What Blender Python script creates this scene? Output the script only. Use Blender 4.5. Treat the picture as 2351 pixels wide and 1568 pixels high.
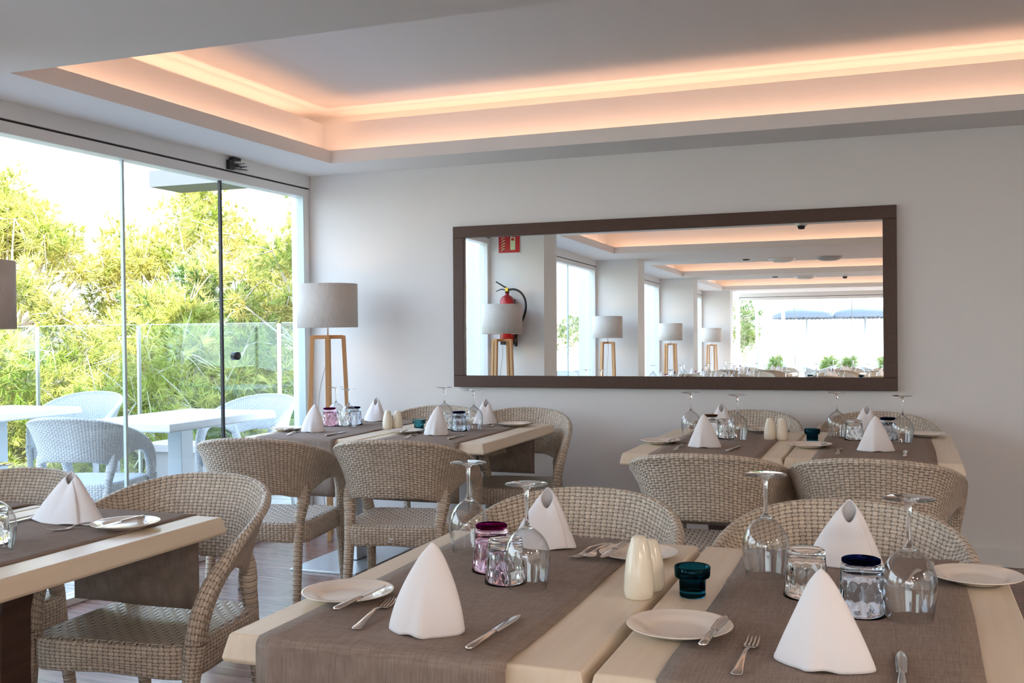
import bpy, math, random
import numpy as np
from mathutils import Vector, Matrix
for o in list(bpy.data.objects): bpy.data.objects.remove(o)
sc = bpy.context.scene
COL = sc.collection
PI = math.pi
random.seed(7); RNG = np.random.default_rng(11)

# ------------------------------------------------------------------ camera
FPX = 2371.6; YAW = .3617; PITCH = -.0118; ROLL = .0116; EYE = 1.285
f0 = Vector((-math.sin(YAW), math.cos(YAW), 0)); r0 = Vector((math.cos(YAW), math.sin(YAW), 0)); u0 = Vector((0, 0, 1))
fw = f0*math.cos(PITCH) + u0*math.sin(PITCH); u1 = -f0*math.sin(PITCH) + u0*math.cos(PITCH)
up = u1*math.cos(ROLL) + r0*math.sin(ROLL); rt = r0*math.cos(ROLL) - u1*math.sin(ROLL)
cd = bpy.data.cameras.new('camera'); cam = bpy.data.objects.new('camera', cd); COL.objects.link(cam)
cd.sensor_width = 36; cd.lens = 36*FPX/2351; cd.clip_start = .02; cd.clip_end = 400
cam.matrix_world = Matrix(((rt.x, up.x, -fw.x, 0), (rt.y, up.y, -fw.y, 0), (rt.z, up.z, -fw.z, EYE), (0, 0, 0, 1)))
sc.camera = cam

# ------------------------------------------------------------------ world, sun, exposure
SKY = 2.0
w = bpy.data.worlds.new('sky'); sc.world = w; w.use_nodes = True
nt = w.node_tree; nt.nodes.clear()
out = nt.nodes.new('ShaderNodeOutputWorld'); bg = nt.nodes.new('ShaderNodeBackground')
tc = nt.nodes.new('ShaderNodeTexCoord'); sp = nt.nodes.new('ShaderNodeSeparateXYZ'); cr = nt.nodes.new('ShaderNodeValToRGB')
nt.links.new(tc.outputs['Generated'], sp.inputs[0]); nt.links.new(sp.outputs['Z'], cr.inputs[0])
cr.color_ramp.elements[0].position = 0; cr.color_ramp.elements[0].color = (.84, .93, 1, 1)
cr.color_ramp.elements[1].position = .8; cr.color_ramp.elements[1].color = (.40, .60, .95, 1)
nt.links.new(cr.outputs[0], bg.inputs[0]); bg.inputs[1].default_value = SKY; nt.links.new(bg.outputs[0], out.inputs[0])
sl = bpy.data.lights.new('sun', 'SUN'); so = bpy.data.objects.new('sun', sl); COL.objects.link(so)
sl.energy = 5.2; sl.angle = math.radians(.6); sl.color = (1, .90, .74)
so.rotation_euler = Vector((-.42, .72, -.62)).to_track_quat('-Z', 'Y').to_euler()
vs = sc.view_settings; vs.view_transform = 'Standard'; vs.look = 'None'; vs.gamma = 1; vs.use_curve_mapping = False; vs.exposure = 1.5
sc.cycles.max_bounces = 9; sc.cycles.diffuse_bounces = 4; sc.cycles.glossy_bounces = 4
sc.cycles.transmission_bounces = 8; sc.cycles.transparent_max_bounces = 14; sc.cycles.sample_clamp_indirect = 6
sc.cycles.use_denoising = True

def area(name, loc, sx, sy, power, color, normal):
    l = bpy.data.lights.new(name, 'AREA'); l.shape = 'RECTANGLE'; l.size = sx; l.size_y = sy; l.energy = power; l.color = color
    o = bpy.data.objects.new(name, l); COL.objects.link(o); o.location = loc
    n = Vector(normal).normalized(); x = Vector((0, 0, 1)).cross(n)
    return o, l

# ------------------------------------------------------------------ materials
def new_mat(name):
    m = bpy.data.materials.new(name); m.use_nodes = True
    b = m.node_tree.nodes['Principled BSDF']; return m, m.node_tree, b
def mat(name, col, rough=.5, metal=0, spec=None, emit=None, estr=0, noise=0, nscale=20, bump=0, sheen=0):
    m, t, b = new_mat(name)
    b.inputs['Base Color'].default_value = (*col, 1); b.inputs['Roughness'].default_value = rough; b.inputs['Metallic'].default_value = metal
    if spec is not None: b.inputs['Specular IOR Level'].default_value = spec
    if emit: b.inputs['Emission Color'].default_value = (*emit, 1); b.inputs['Emission Strength'].default_value = estr
    if noise or bump:
        c = t.nodes.new('ShaderNodeTexCoord'); n = t.nodes.new('ShaderNodeTexNoise'); n.inputs['Scale'].default_value = nscale; n.inputs['Detail'].default_value = 4
        t.links.new(c.outputs['Object'], n.inputs['Vector'])
        if noise:
            r = t.nodes.new('ShaderNodeMixRGB'); r.inputs[1].default_value = (*[v*(1-noise) for v in col], 1); r.inputs[2].default_value = (*[min(1, v*(1+noise)) for v in col], 1)
            t.links.new(n.outputs['Fac'], r.inputs[0]); t.links.new(r.outputs[0], b.inputs['Base Color'])
        if bump:
            u = t.nodes.new('ShaderNodeBump'); u.inputs['Strength'].default_value = bump; u.inputs['Distance'].default_value = .002
            t.links.new(n.outputs['Fac'], u.inputs['Height']); t.links.new(u.outputs[0], b.inputs['Normal'])
    return m
def math_node(t, op, a, b=None):
    n = t.nodes.new('ShaderNodeMath'); n.operation = op
    for i, v in enumerate((a, b)):
        if v is None: continue
        if isinstance(v, (int, float)): n.inputs[i].default_value = v
        else: t.links.new(v, n.inputs[i])
    return n.outputs[0]
def weave(name, col, dark, hu, hv, var=.12, bump=1.0, dist=.0045, rough=.42, twill=0):
    m, t, b = new_mat(name); b.inputs['Roughness'].default_value = rough; b.inputs['Specular IOR Level'].default_value = .35
    uv = t.nodes.new('ShaderNodeUVMap'); s = t.nodes.new('ShaderNodeSeparateXYZ'); t.links.new(uv.outputs[0], s.inputs[0])
    M = lambda op, a, bb=None: math_node(t, op, a, bb)
    U = M('DIVIDE', s.outputs['X'], hu); V = M('DIVIDE', s.outputs['Y'], hv)
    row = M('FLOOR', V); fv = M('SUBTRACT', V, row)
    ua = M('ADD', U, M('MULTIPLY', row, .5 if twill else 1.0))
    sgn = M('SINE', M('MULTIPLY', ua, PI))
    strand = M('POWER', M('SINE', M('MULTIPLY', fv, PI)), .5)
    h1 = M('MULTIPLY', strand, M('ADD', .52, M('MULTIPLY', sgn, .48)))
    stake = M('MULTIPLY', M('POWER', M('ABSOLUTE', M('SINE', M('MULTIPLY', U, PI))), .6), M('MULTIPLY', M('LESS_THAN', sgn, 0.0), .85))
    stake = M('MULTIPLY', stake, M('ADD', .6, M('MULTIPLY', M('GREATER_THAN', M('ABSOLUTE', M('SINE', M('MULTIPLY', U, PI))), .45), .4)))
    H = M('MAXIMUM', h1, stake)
    wn = t.nodes.new('ShaderNodeTexWhiteNoise'); wn.noise_dimensions = '2D'; cx = t.nodes.new('ShaderNodeCombineXYZ')
    t.links.new(M('FLOOR', ua), cx.inputs[0]); t.links.new(row, cx.inputs[1]); t.links.new(cx.outputs[0], wn.inputs['Vector'])
    lo = t.nodes.new('ShaderNodeMixRGB'); lo.inputs[1].default_value = (*[v*(1-var) for v in col], 1); lo.inputs[2].default_value = (*[min(1, v*(1+var)) for v in col], 1)
    t.links.new(wn.outputs['Value'], lo.inputs[0])
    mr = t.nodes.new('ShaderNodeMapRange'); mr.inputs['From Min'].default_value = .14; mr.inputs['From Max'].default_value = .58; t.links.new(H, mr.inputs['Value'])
    mx = t.nodes.new('ShaderNodeMixRGB'); mx.inputs[1].default_value = (*dark, 1); t.links.new(mr.outputs[0], mx.inputs[0]); t.links.new(lo.outputs[0], mx.inputs[2])  # shade of the open gaps between strands is put into the colour
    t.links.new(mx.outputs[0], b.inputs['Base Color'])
    bu = t.nodes.new('ShaderNodeBump'); bu.inputs['Strength'].default_value = bump; bu.inputs['Distance'].default_value = dist
    t.links.new(H, bu.inputs['Height']); t.links.new(bu.outputs[0], b.inputs['Normal'])
    return m
def wood(name, c1, c2, rough=.35, scale=(3, 60, 60), bump=.1):
    m, t, b = new_mat(name); b.inputs['Roughness'].default_value = rough
    c = t.nodes.new('ShaderNodeTexCoord'); mp = t.nodes.new('ShaderNodeMapping'); mp.inputs['Scale'].default_value = scale
    n = t.nodes.new('ShaderNodeTexNoise'); n.inputs['Scale'].default_value = 1; n.inputs['Detail'].default_value = 6
    t.links.new(c.outputs['Object'], mp.inputs[0]); t.links.new(mp.outputs[0], n.inputs['Vector'])
    r = t.nodes.new('ShaderNodeValToRGB'); r.color_ramp.elements[0].position = .3; r.color_ramp.elements[1].position = .7
    r.color_ramp.elements[0].color = (*c1, 1); r.color_ramp.elements[1].color = (*c2, 1)
    t.links.new(n.outputs['Fac'], r.inputs[0]); t.links.new(r.outputs[0], b.inputs['Base Color'])
    if bump:
        u = t.nodes.new('ShaderNodeBump'); u.inputs['Strength'].default_value = bump; u.inputs['Distance'].default_value = .001
        t.links.new(n.outputs['Fac'], u.inputs['Height']); t.links.new(u.outputs[0], b.inputs['Normal'])
    return m
def linen(name, c1, c2, rough=.9):
    m, t, b = new_mat(name); b.inputs['Roughness'].default_value = rough; b.inputs['Specular IOR Level'].default_value = .15
    c = t.nodes.new('ShaderNodeTexCoord'); ns = []
    for k in ((500, 25, 25), (25, 500, 25)):
        mp = t.nodes.new('ShaderNodeMapping'); mp.inputs['Scale'].default_value = k
        n = t.nodes.new('ShaderNodeTexNoise'); n.inputs['Scale'].default_value = 1; n.inputs['Detail'].default_value = 3
        t.links.new(c.outputs['Object'], mp.inputs[0]); t.links.new(mp.outputs[0], n.inputs['Vector']); ns.append(n.outputs['Fac'])
    a = math_node(t, 'MULTIPLY', math_node(t, 'ADD', ns[0], ns[1]), .5)
    r = t.nodes.new('ShaderNodeValToRGB'); r.color_ramp.elements[0].position = .38; r.color_ramp.elements[1].position = .62
    r.color_ramp.elements[0].color = (*c1, 1); r.color_ramp.elements[1].color = (*c2, 1)
    t.links.new(a, r.inputs[0]); t.links.new(r.outputs[0], b.inputs['Base Color'])
    u = t.nodes.new('ShaderNodeBump'); u.inputs['Strength'].default_value = .3; u.inputs['Distance'].default_value = .0008
    t.links.new(a, u.inputs['Height']); t.links.new(u.outputs[0], b.inputs['Normal'])
    return m
def pane_mat(name, tint, refl=1.0):
    m = bpy.data.materials.new(name); m.use_nodes = True; t = m.node_tree; t.nodes.clear()
    o = t.nodes.new('ShaderNodeOutputMaterial'); a = t.nodes.new('ShaderNodeBsdfTransparent'); g = t.nodes.new('ShaderNodeBsdfGlossy'); mx = t.nodes.new('ShaderNodeMixShader')
    a.inputs[0].default_value = (*tint, 1); g.inputs['Roughness'].default_value = 0.0
    ge = t.nodes.new('ShaderNodeNewGeometry'); vm = t.nodes.new('ShaderNodeVectorMath'); vm.operation = 'DOT_PRODUCT'
    t.links.new(ge.outputs['Normal'], vm.inputs[0]); t.links.new(ge.outputs['Incoming'], vm.inputs[1])
    fr_ = math_node(t, 'POWER', math_node(t, 'SUBTRACT', 1.0, math_node(t, 'ABSOLUTE', vm.outputs['Value'])), 5.0)
    t.links.new(math_node(t, 'MULTIPLY', math_node(t, 'ADD', math_node(t, 'MULTIPLY', fr_, .9), .04), refl), mx.inputs[0]); t.links.new(a.outputs[0], mx.inputs[1]); t.links.new(g.outputs[0], mx.inputs[2]); t.links.new(mx.outputs[0], o.inputs[0])
    return m
def glass_mat(name, col, ior=1.45, rough=0):
    m = bpy.data.materials.new(name); m.use_nodes = True; t = m.node_tree; t.nodes.clear()
    o = t.nodes.new('ShaderNodeOutputMaterial'); g = t.nodes.new('ShaderNodeBsdfGlass'); g.inputs['Color'].default_value = (*col, 1)
    g.inputs['IOR'].default_value = ior; g.inputs['Roughness'].default_value = rough; t.links.new(g.outputs[0], o.inputs[0]); return m
def planks(name, cs, rough, w_, l_, rot, gap=(.03, .02, .02)):
    m, t, b = new_mat(name); c = t.nodes.new('ShaderNodeTexCoord'); mp = t.nodes.new('ShaderNodeMapping'); mp.inputs['Rotation'].default_value = (0, 0, rot)
    t.links.new(c.outputs['Object'], mp.inputs[0]); br = t.nodes.new('ShaderNodeTexBrick')
    br.inputs['Scale'].default_value = 1; br.inputs['Brick Width'].default_value = l_; br.inputs['Row Height'].default_value = w_; br.inputs['Mortar Size'].default_value = .0022
    br.inputs['Color1'].default_value = (*cs[0], 1); br.inputs['Color2'].default_value = (*cs[1], 1); br.inputs['Mortar'].default_value = (*gap, 1)
    t.links.new(mp.outputs[0], br.inputs['Vector'])
    m2 = t.nodes.new('ShaderNodeMapping'); m2.inputs['Scale'].default_value = (3, 50, 1); t.links.new(mp.outputs[0], m2.inputs[0])
    n = t.nodes.new('ShaderNodeTexNoise'); n.inputs['Scale'].default_value = 1; n.inputs['Detail'].default_value = 7; n.inputs['Distortion'].default_value = .6; t.links.new(m2.outputs[0], n.inputs['Vector'])
    mx = t.nodes.new('ShaderNodeMixRGB'); mx.blend_type = 'MULTIPLY'; mx.inputs[0].default_value = .75; r = t.nodes.new('ShaderNodeValToRGB')
    r.color_ramp.elements[0].position = .35; r.color_ramp.elements[0].color = (.35, .3, .3, 1); r.color_ramp.elements[1].position = .62
    t.links.new(n.outputs['Fac'], r.inputs[0]); t.links.new(br.outputs['Color'], mx.inputs[1]); t.links.new(r.outputs[0], mx.inputs[2]); t.links.new(mx.outputs[0], b.inputs['Base Color'])
    b.inputs['Roughness'].default_value = rough
    u = t.nodes.new('ShaderNodeBump'); u.inputs['Strength'].default_value = .35; u.inputs['Distance'].default_value = .002; t.links.new(n.outputs['Fac'], u.inputs['Height']); t.links.new(u.outputs[0], b.inputs['Normal'])
    return m
W_WALL = mat('white_plaster', (.78, .77, .76), .85, noise=.015, nscale=3)
W_CEIL = mat('ceiling_paint', (.80, .79, .78), .9)
W_TRIM = mat('white_aluminium', (.78, .80, .80), .4)
FLOOR = planks('dark_plank_tile', ((.24, .115, .085), (.33, .18, .14)), .22, .15, 1.2, math.radians(2))
DECK = planks('pale_deck_tile', ((.55, .52, .47), (.62, .58, .52)), .6, .3, .6, 0, (.3, .28, .25))
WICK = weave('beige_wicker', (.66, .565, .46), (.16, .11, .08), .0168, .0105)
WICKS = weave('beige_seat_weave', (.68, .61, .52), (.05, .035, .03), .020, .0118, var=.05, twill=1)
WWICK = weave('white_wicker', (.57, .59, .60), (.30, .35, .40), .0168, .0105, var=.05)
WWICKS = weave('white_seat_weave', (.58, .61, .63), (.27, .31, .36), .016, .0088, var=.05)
TOPW = wood('whitewashed_wood', (.74, .62, .47), (.80, .69, .545), .38, (60, 2.5, 30), .05)
BROWNW = wood('dark_brown_wood', (.045, .02, .013), (.075, .036, .024), .65, (4, 4, 30), .1)
TOPWHITE = mat('white_laminate', (.60, .65, .68), .35)
STEEL = mat('brushed_silver', (.62, .64, .66), .35, .8)
LEGWHITE = mat('white_metal', (.52, .59, .64), .4)
LINEN = linen('taupe_linen', (.235, .18, .15), (.335, .27, .23))
NAPK = mat('white_cotton', (.86, .83, .835), .9, spec=.1, bump=.15, nscale=900)
CHINA = mat('cream_china', (.84, .76, .67), .12)
CERAM = mat('cream_ceramic', (.86, .78, .63), .16)
CUTL = mat('stainless_steel', (.66, .62, .58), .14, 1)
GLASS = glass_mat('clear_glass', (.985, .99, .99), 1.45)
def thin_glass(name, tint, k):
    m = bpy.data.materials.new(name); m.use_nodes = True; t = m.node_tree; t.nodes.clear()
    o = t.nodes.new('ShaderNodeOutputMaterial'); a = t.nodes.new('ShaderNodeBsdfTransparent'); g = t.nodes.new('ShaderNodeBsdfGlossy'); mx = t.nodes.new('ShaderNodeMixShader'); g.inputs['Roughness'].default_value = .02
    ge = t.nodes.new('ShaderNodeNewGeometry'); vm = t.nodes.new('ShaderNodeVectorMath'); vm.operation = 'DOT_PRODUCT'
    t.links.new(ge.outputs['Normal'], vm.inputs[0]); t.links.new(ge.outputs['Incoming'], vm.inputs[1]); ac = math_node(t, 'SUBTRACT', 1.0, math_node(t, 'ABSOLUTE', vm.outputs['Value']))
    t.links.new(math_node(t, 'ADD', math_node(t, 'MULTIPLY', math_node(t, 'POWER', ac, 4.0), .85), k), mx.inputs[0])
    r = t.nodes.new('ShaderNodeMixRGB'); r.inputs[1].default_value = (*tint, 1); r.inputs[2].default_value = (.72, .74, .76, 1); t.links.new(math_node(t, 'POWER', ac, 3.0), r.inputs[0]); t.links.new(r.outputs[0], a.inputs[0])
    t.links.new(a.outputs[0], mx.inputs[1]); t.links.new(g.outputs[0], mx.inputs[2]); t.links.new(mx.outputs[0], o.inputs[0]); return m
THIN = thin_glass('thin_bowl_glass', (.985, .99, .99), .075)
GPURPLE = glass_mat('purple_glass', (.30, .01, .17), 1.45)
GPLIGHT = glass_mat('pink_glass', (.965, .86, .92), 1.45)
GBLUE = glass_mat('dark_blue_glass', (.015, .03, .16), 1.45)
GBLIGHT = glass_mat('pale_blue_glass', (.92, .95, .99), 1.45)
GBROWN = glass_mat('brown_glass', (.35, .22, .12), 1.45)
GTEAL = glass_mat('dark_teal_glass', (.10, .38, .50), 1.45)
GTEALL = glass_mat('teal_glass', (.50, .80, .86), 1.45)
PANE = pane_mat('window_glass', (.975, .99, .985), .5)
PANEG = pane_mat('railing_glass', (.90, .975, .95), 1.6)
EDGE = mat('green_glass_edge', (.56, .68, .68), .2)
SEAL = mat('black_rubber', (.015, .015, .018), .5)
FRAME = mat('dark_bronze_wood', (.070, .032, .019), .45, .1, noise=.35, nscale=60)
MIRROR = mat('mirror_silver', (.93, .95, .94), .0, 1)
SHADE = linen('grey_shade_linen', (.56, .51, .47), (.64, .59, .55))
OAK = wood('oak', (.47, .245, .10), (.56, .31, .14), .45, (6, 6, 1.2))
WIRE = mat('clear_wire', (.35, .33, .32), .4)
RED = mat('red_enamel', (.30, .01, .012), .25)
BLACK = mat('black_plastic', (.012, .012, .014), .4)
YEL = mat('yellow_plastic', (.9, .65, .05), .4)
GLOWG = mat('photoluminescent_print', (.62, .75, .45), .5)
REDS = mat('red_sign_board', (.52, .02, .03), .35)
WHITEP = mat('white_plastic', (.82, .82, .80), .45)
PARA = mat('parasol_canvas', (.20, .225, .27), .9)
CARB = mat('tree_bark', (.50, .40, .31), .9, noise=.3, nscale=30)
TWIG = mat('pale_twig', (.84, .70, .60), .9)
def leafmat(name, a, b_):
    m, t, b = new_mat(name); g = t.nodes.new('ShaderNodeTexCoord'); n = t.nodes.new('ShaderNodeTexNoise'); n.inputs['Scale'].default_value = 2.2; n.inputs['Detail'].default_value = 5
    t.links.new(g.outputs['Object'], n.inputs['Vector']); r = t.nodes.new('ShaderNodeValToRGB'); r.color_ramp.elements[0].position = .38; r.color_ramp.elements[1].position = .62
    r.color_ramp.elements[0].color = (*a, 1); r.color_ramp.elements[1].color = (*b_, 1); t.links.new(n.outputs['Fac'], r.inputs[0]); t.links.new(r.outputs[0], b.inputs['Base Color'])
    b.inputs['Roughness'].default_value = .7; b.inputs['Subsurface Weight'].default_value = 0
    return m
LEAFY = leafmat('sunny_pine_needles', (.30, .38, .05), (.72, .61, .17))
LEAFG = leafmat('green_pine_needles', (.07, .17, .035), (.24, .36, .08))
SHRUB = leafmat('terrace_shrub', (.14, .26, .06), (.42, .46, .14))

# ------------------------------------------------------------------ mesh helpers
class MB:
    def __init__(s): s.v = []; s.f = []; s.uv = []
    def add(s, vs_, fs_, uvs=None):
        k = len(s.v); s.v += [tuple(p) for p in vs_]
        for i, f in enumerate(fs_):
            s.f.append(tuple(a+k for a in f)); s.uv.append(uvs[i] if uvs else [(0, 0)]*len(f))
        return s
    def box(s, x0, x1, y0, y1, z0, z1):
        p = [(x0,y0,z0),(x1,y0,z0),(x1,y1,z0),(x0,y1,z0),(x0,y0,z1),(x1,y0,z1),(x1,y1,z1),(x0,y1,z1)]
        return s.add(p, [(0,3,2,1),(4,5,6,7),(0,1,5,4),(1,2,6,5),(2,3,7,6),(3,0,4,7)])
    def bar(s, a, b, wx, wy=None, wx2=None, wy2=None):
        a = Vector(a); b = Vector(b); wy = wy or wx; wx2 = wx2 or wx; wy2 = wy2 or wy; d = (b-a).normalized()
        x = Vector((1, 0, 0)) if abs(d.x) < .9 else Vector((0, 1, 0)); x = (x-d*x.dot(d)).normalized(); y = d.cross(x)
        p = [a+x*i*wx/2+y*j*wy/2 for i, j in ((-1,-1),(1,-1),(1,1),(-1,1))]+[b+x*i*wx2/2+y*j*wy2/2 for i, j in ((-1,-1),(1,-1),(1,1),(-1,1))]
        return s.add(p, [(0,3,2,1),(4,5,6,7),(0,1,5,4),(1,2,6,5),(2,3,7,6),(3,0,4,7)])
    def tube(s, pts, rad, n=12, caps=True):
        pts = [Vector(p) for p in pts]
        if isinstance(rad, (int, float)): rad = [rad]*len(pts)
        d0 = (pts[1]-pts[0]).normalized(); x = Vector((1, 0, 0)) if abs(d0.x) < .8 else Vector((0, 1, 0)); L = 0; rows = []; vv = []; ls = []
        for i, p in enumerate(pts):
            d = (pts[min(i+1, len(pts)-1)]-pts[max(i-1, 0)]).normalized(); x = (x-d*x.dot(d)).normalized(); y = d.cross(x)
            if i: L += (pts[i]-pts[i-1]).length
            ls.append(L)
            vv += [p+(x*math.cos(2*PI*k/n)+y*math.sin(2*PI*k/n))*rad[i] for k in range(n)]
        fs_, us = [], []
        for i in range(len(pts)-1):
            for k in range(n):
                q = (k+1) % n; fs_.append((i*n+k, i*n+q, (i+1)*n+q, (i+1)*n+k)); c = 2*PI*rad[0]/n
                us.append([(k*c, ls[i]), ((k+1)*c, ls[i]), ((k+1)*c, ls[i+1]), (k*c, ls[i+1])])
        if caps:
            fs_.append(tuple(range(n-1, -1, -1))); us.append([(0, 0)]*n); fs_.append(tuple((len(pts)-1)*n+k for k in range(n))); us.append([(0, 0)]*n)
        return s.add(vv, fs_, us)
    def lathe(s, prof, n=40, c=(0, 0, 0), mod=None, close=False):
        vv, fs_ = [], []
        for j, (r, z) in enumerate(prof):
            for k in range(n):
                a = 2*PI*k/n; rr = r*(mod(a, z, j) if mod else 1); vv.append((c[0]+rr*math.cos(a), c[1]+rr*math.sin(a), c[2]+z))
        m_ = len(prof)
        for j in range(m_ if close else m_-1):
            for k in range(n):
                q = (k+1) % n; jj = (j+1) % m_; fs_.append((j*n+k, j*n+q, jj*n+q, jj*n+k))
        if not close:
            if prof[0][0] > 1e-6: fs_.append(tuple(range(n-1, -1, -1)))
            if prof[-1][0] > 1e-6: fs_.append(tuple((m_-1)*n+k for k in range(n)))
        return s.add(vv, fs_)
    def grid(s, P, nu, nv, closeu=False, closev=False, uvf=None):
        fs_, us = [], []
        for i in range(nu if closeu else nu-1):
            for j in range(nv if closev else nv-1):
                a, b, c, d = (i, j), (i+1, j), (i+1, j+1), (i, j+1)
                fs_.append(tuple((q[0] % nu)*nv+(q[1] % nv) for q in (a, b, c, d)))
                us.append([uvf(*q) for q in (a, b, c, d)] if uvf else [(0, 0)]*4)
        return s.add(P, fs_, us)
    def build(s, name, m, parent=None, smooth=False, bevel=0, sub=0, solid=0, merge=False):
        me = bpy.data.meshes.new(name); me.from_pydata([tuple(v) for v in s.v], [], s.f)
        u = me.uv_layers.new(name='UVMap'); flat = [c for f in s.uv for q in f for c in q]
        if len(flat) == 2*len(me.loops): u.data.foreach_set('uv', flat)
        if smooth: me.polygons.foreach_set('use_smooth', [True]*len(me.polygons))
        me.materials.append(m); me.update()
        if merge or m.name.endswith('_glass') or smooth:
            import bmesh
            bm = bmesh.new(); bm.from_mesh(me); bmesh.ops.remove_doubles(bm, verts=bm.verts, dist=1e-5); bmesh.ops.recalc_face_normals(bm, faces=bm.faces); bm.to_mesh(me); bm.free()
        o = bpy.data.objects.new(name, me); COL.objects.link(o)
        if parent: o.parent = parent
        if solid: k = o.modifiers.new('solid', 'SOLIDIFY'); k.thickness = solid; k.offset = 0
        if bevel: k = o.modifiers.new('bevel', 'BEVEL'); k.width = bevel; k.segments = 3; k.limit_method = 'ANGLE'; k.harden_normals = False
        if sub: k = o.modifiers.new('sub', 'SUBSURF'); k.levels = sub; k.render_levels = sub
        return o
def tag(o, label, cat, group=None):
    o['label'] = label; o['category'] = cat
    if group: o['group'] = group
    return o
def thing(name, label, cat, loc=(0, 0, 0), rot=0, group=None):
    o = bpy.data.objects.new(name, None); o.empty_display_size = .05; COL.objects.link(o); o.location = loc; o.rotation_euler = (0, 0, rot); return tag(o, label, cat, group)
def struct(o): o['kind'] = 'structure'; return o
KIDS = {}
def kids(o):
    if o.name not in KIDS: KIDS[o.name] = [c for c in COL.objects if c.parent == o]
    return KIDS[o.name]
def dup(src, loc=None, rot=None, label=None, group=None, mats=None, scale=None):
    def cp(o, par):
        c = o.copy(); COL.objects.link(c)
        if par: c.parent = par
        if mats and c.type == 'MESH':
            sl_ = c.material_slots[0]; nm = sl_.material
            if nm.name in mats: sl_.link = 'OBJECT'; sl_.material = mats[nm.name]
        for k in kids(o): cp(k, c)
        return c
    r = cp(src, None)
    if loc is not None: r.location = loc
    if rot is not None: r.rotation_euler = (0, 0, rot) if isinstance(rot, (int, float)) else rot
    if label: r['label'] = label
    if group: r['group'] = group
    if scale: r.scale = (scale,)*3 if isinstance(scale, (int, float)) else scale
    return r
def catmull(P, t):
    n = len(P)-1; x = t*n; i = min(int(x), n-1); f = x-i
    p0, p1, p2, p3 = P[max(i-1, 0)], P[i], P[i+1], P[min(i+2, n)]
    return tuple(.5*((2*b)+(-a+c)*f+(2*a-5*b+4*c-d)*f*f+(-a+3*b-3*c+d)*f**3) for a, b, c, d in zip(p0, p1, p2, p3))

# ------------------------------------------------------------------ room shell
ZC = 2.32; XW = -3.70; XR = 3.6; YB = 6.0; YE = -9.8
struct(MB().box(XW-.02, XR+.15, YE-.1, YB+.15, -.12, 0).build('floor', FLOOR))
struct(MB().box(XW-.11, XR+.15, YB, YB+.15, 0, 3.0).build('wall_back', W_WALL))
struct(MB().box(XR, XR+.15, YE, YB, 0, 3.0).build('wall_right', W_WALL))
struct(MB().box(XW+.02, XR, YB-.014, YB, 0, .10).build('baseboard_back', W_WALL, bevel=.003))
struct(MB().box(XR-.014, XR, YE, YB, 0, .10).build('baseboard_right', W_WALL, bevel=.003))
PIL = [(2.36, 2.74), (-1.31, -.95), (-5.04, -4.70), (-8.85, -8.50)]
for i, (a, b) in enumerate(PIL):
    struct(MB().box(XW-.25, -3.16, a, b, 0, ZC+.02).build('wall_left' if i == 0 else 'wall_left.%03d' % i, W_WALL))
# ceiling: soffit strips round four recessed trays
TRAYS = [(-3.29, 3.0, 3.13, 5.575), (-3.25, 3.0, -.13, 1.98), (-3.25, 3.0, -4.25, -1.98), (-3.27, 3.0, -8.3, -5.35)]
mb = MB(); th = .05
ys = [YB]
for (x0, x1, y0, y1) in TRAYS: ys += [y1, y0]
ys.append(YE-.1)
TK = .36
for i in range(0, len(ys), 2):
    t0 = -0.0
    a, b = ys[i+1], ys[i]
    mb.box(XW-.05, XR+.15, a+.0, b-.0, ZC, ZC+.012)
for (x0, x1, y0, y1) in TRAYS:
    mb.box(XW-.05, x0, y0, y1, ZC, ZC+.012); mb.box(x1, XR+.15, y0, y1, ZC, ZC+.012)
    def ring(o1, o2, z0, z1):
        X0, X1, Y0, Y1 = x0-o2, x1+o2, y0-o2, y1+o2; a, b, c, d = x0-o1, x1+o1, y0-o1, y1+o1
        mb.box(X0, a, Y0, Y1, z0, z1); mb.box(b, X1, Y0, Y1, z0, z1); mb.box(a, b, Y0, c, z0, z1); mb.box(a, b, d, Y1, z0, z1)
    ring(0, .02, ZC+.012, ZC+.078)     # lip
    ring(.13, .15, ZC+.012, ZC+.275)   # lit band
    ring(.34, .36, ZC+.012, ZC+.36)
    mb.box(x0-.36, x1+.36, y0-.36, y1+.36, ZC+.36, ZC+.38)
struct(mb.build('ceiling', W_CEIL))
struct(MB().box(XW-.05, XR+.3, YE-.2, YB+.3, 2.75, 2.85).build('ceiling', W_CEIL))
struct(MB().box(XW-.05, XR+.3, YE-.2, YB+.3, 2.85, 6.2).build('wall_upper', W_WALL))
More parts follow.
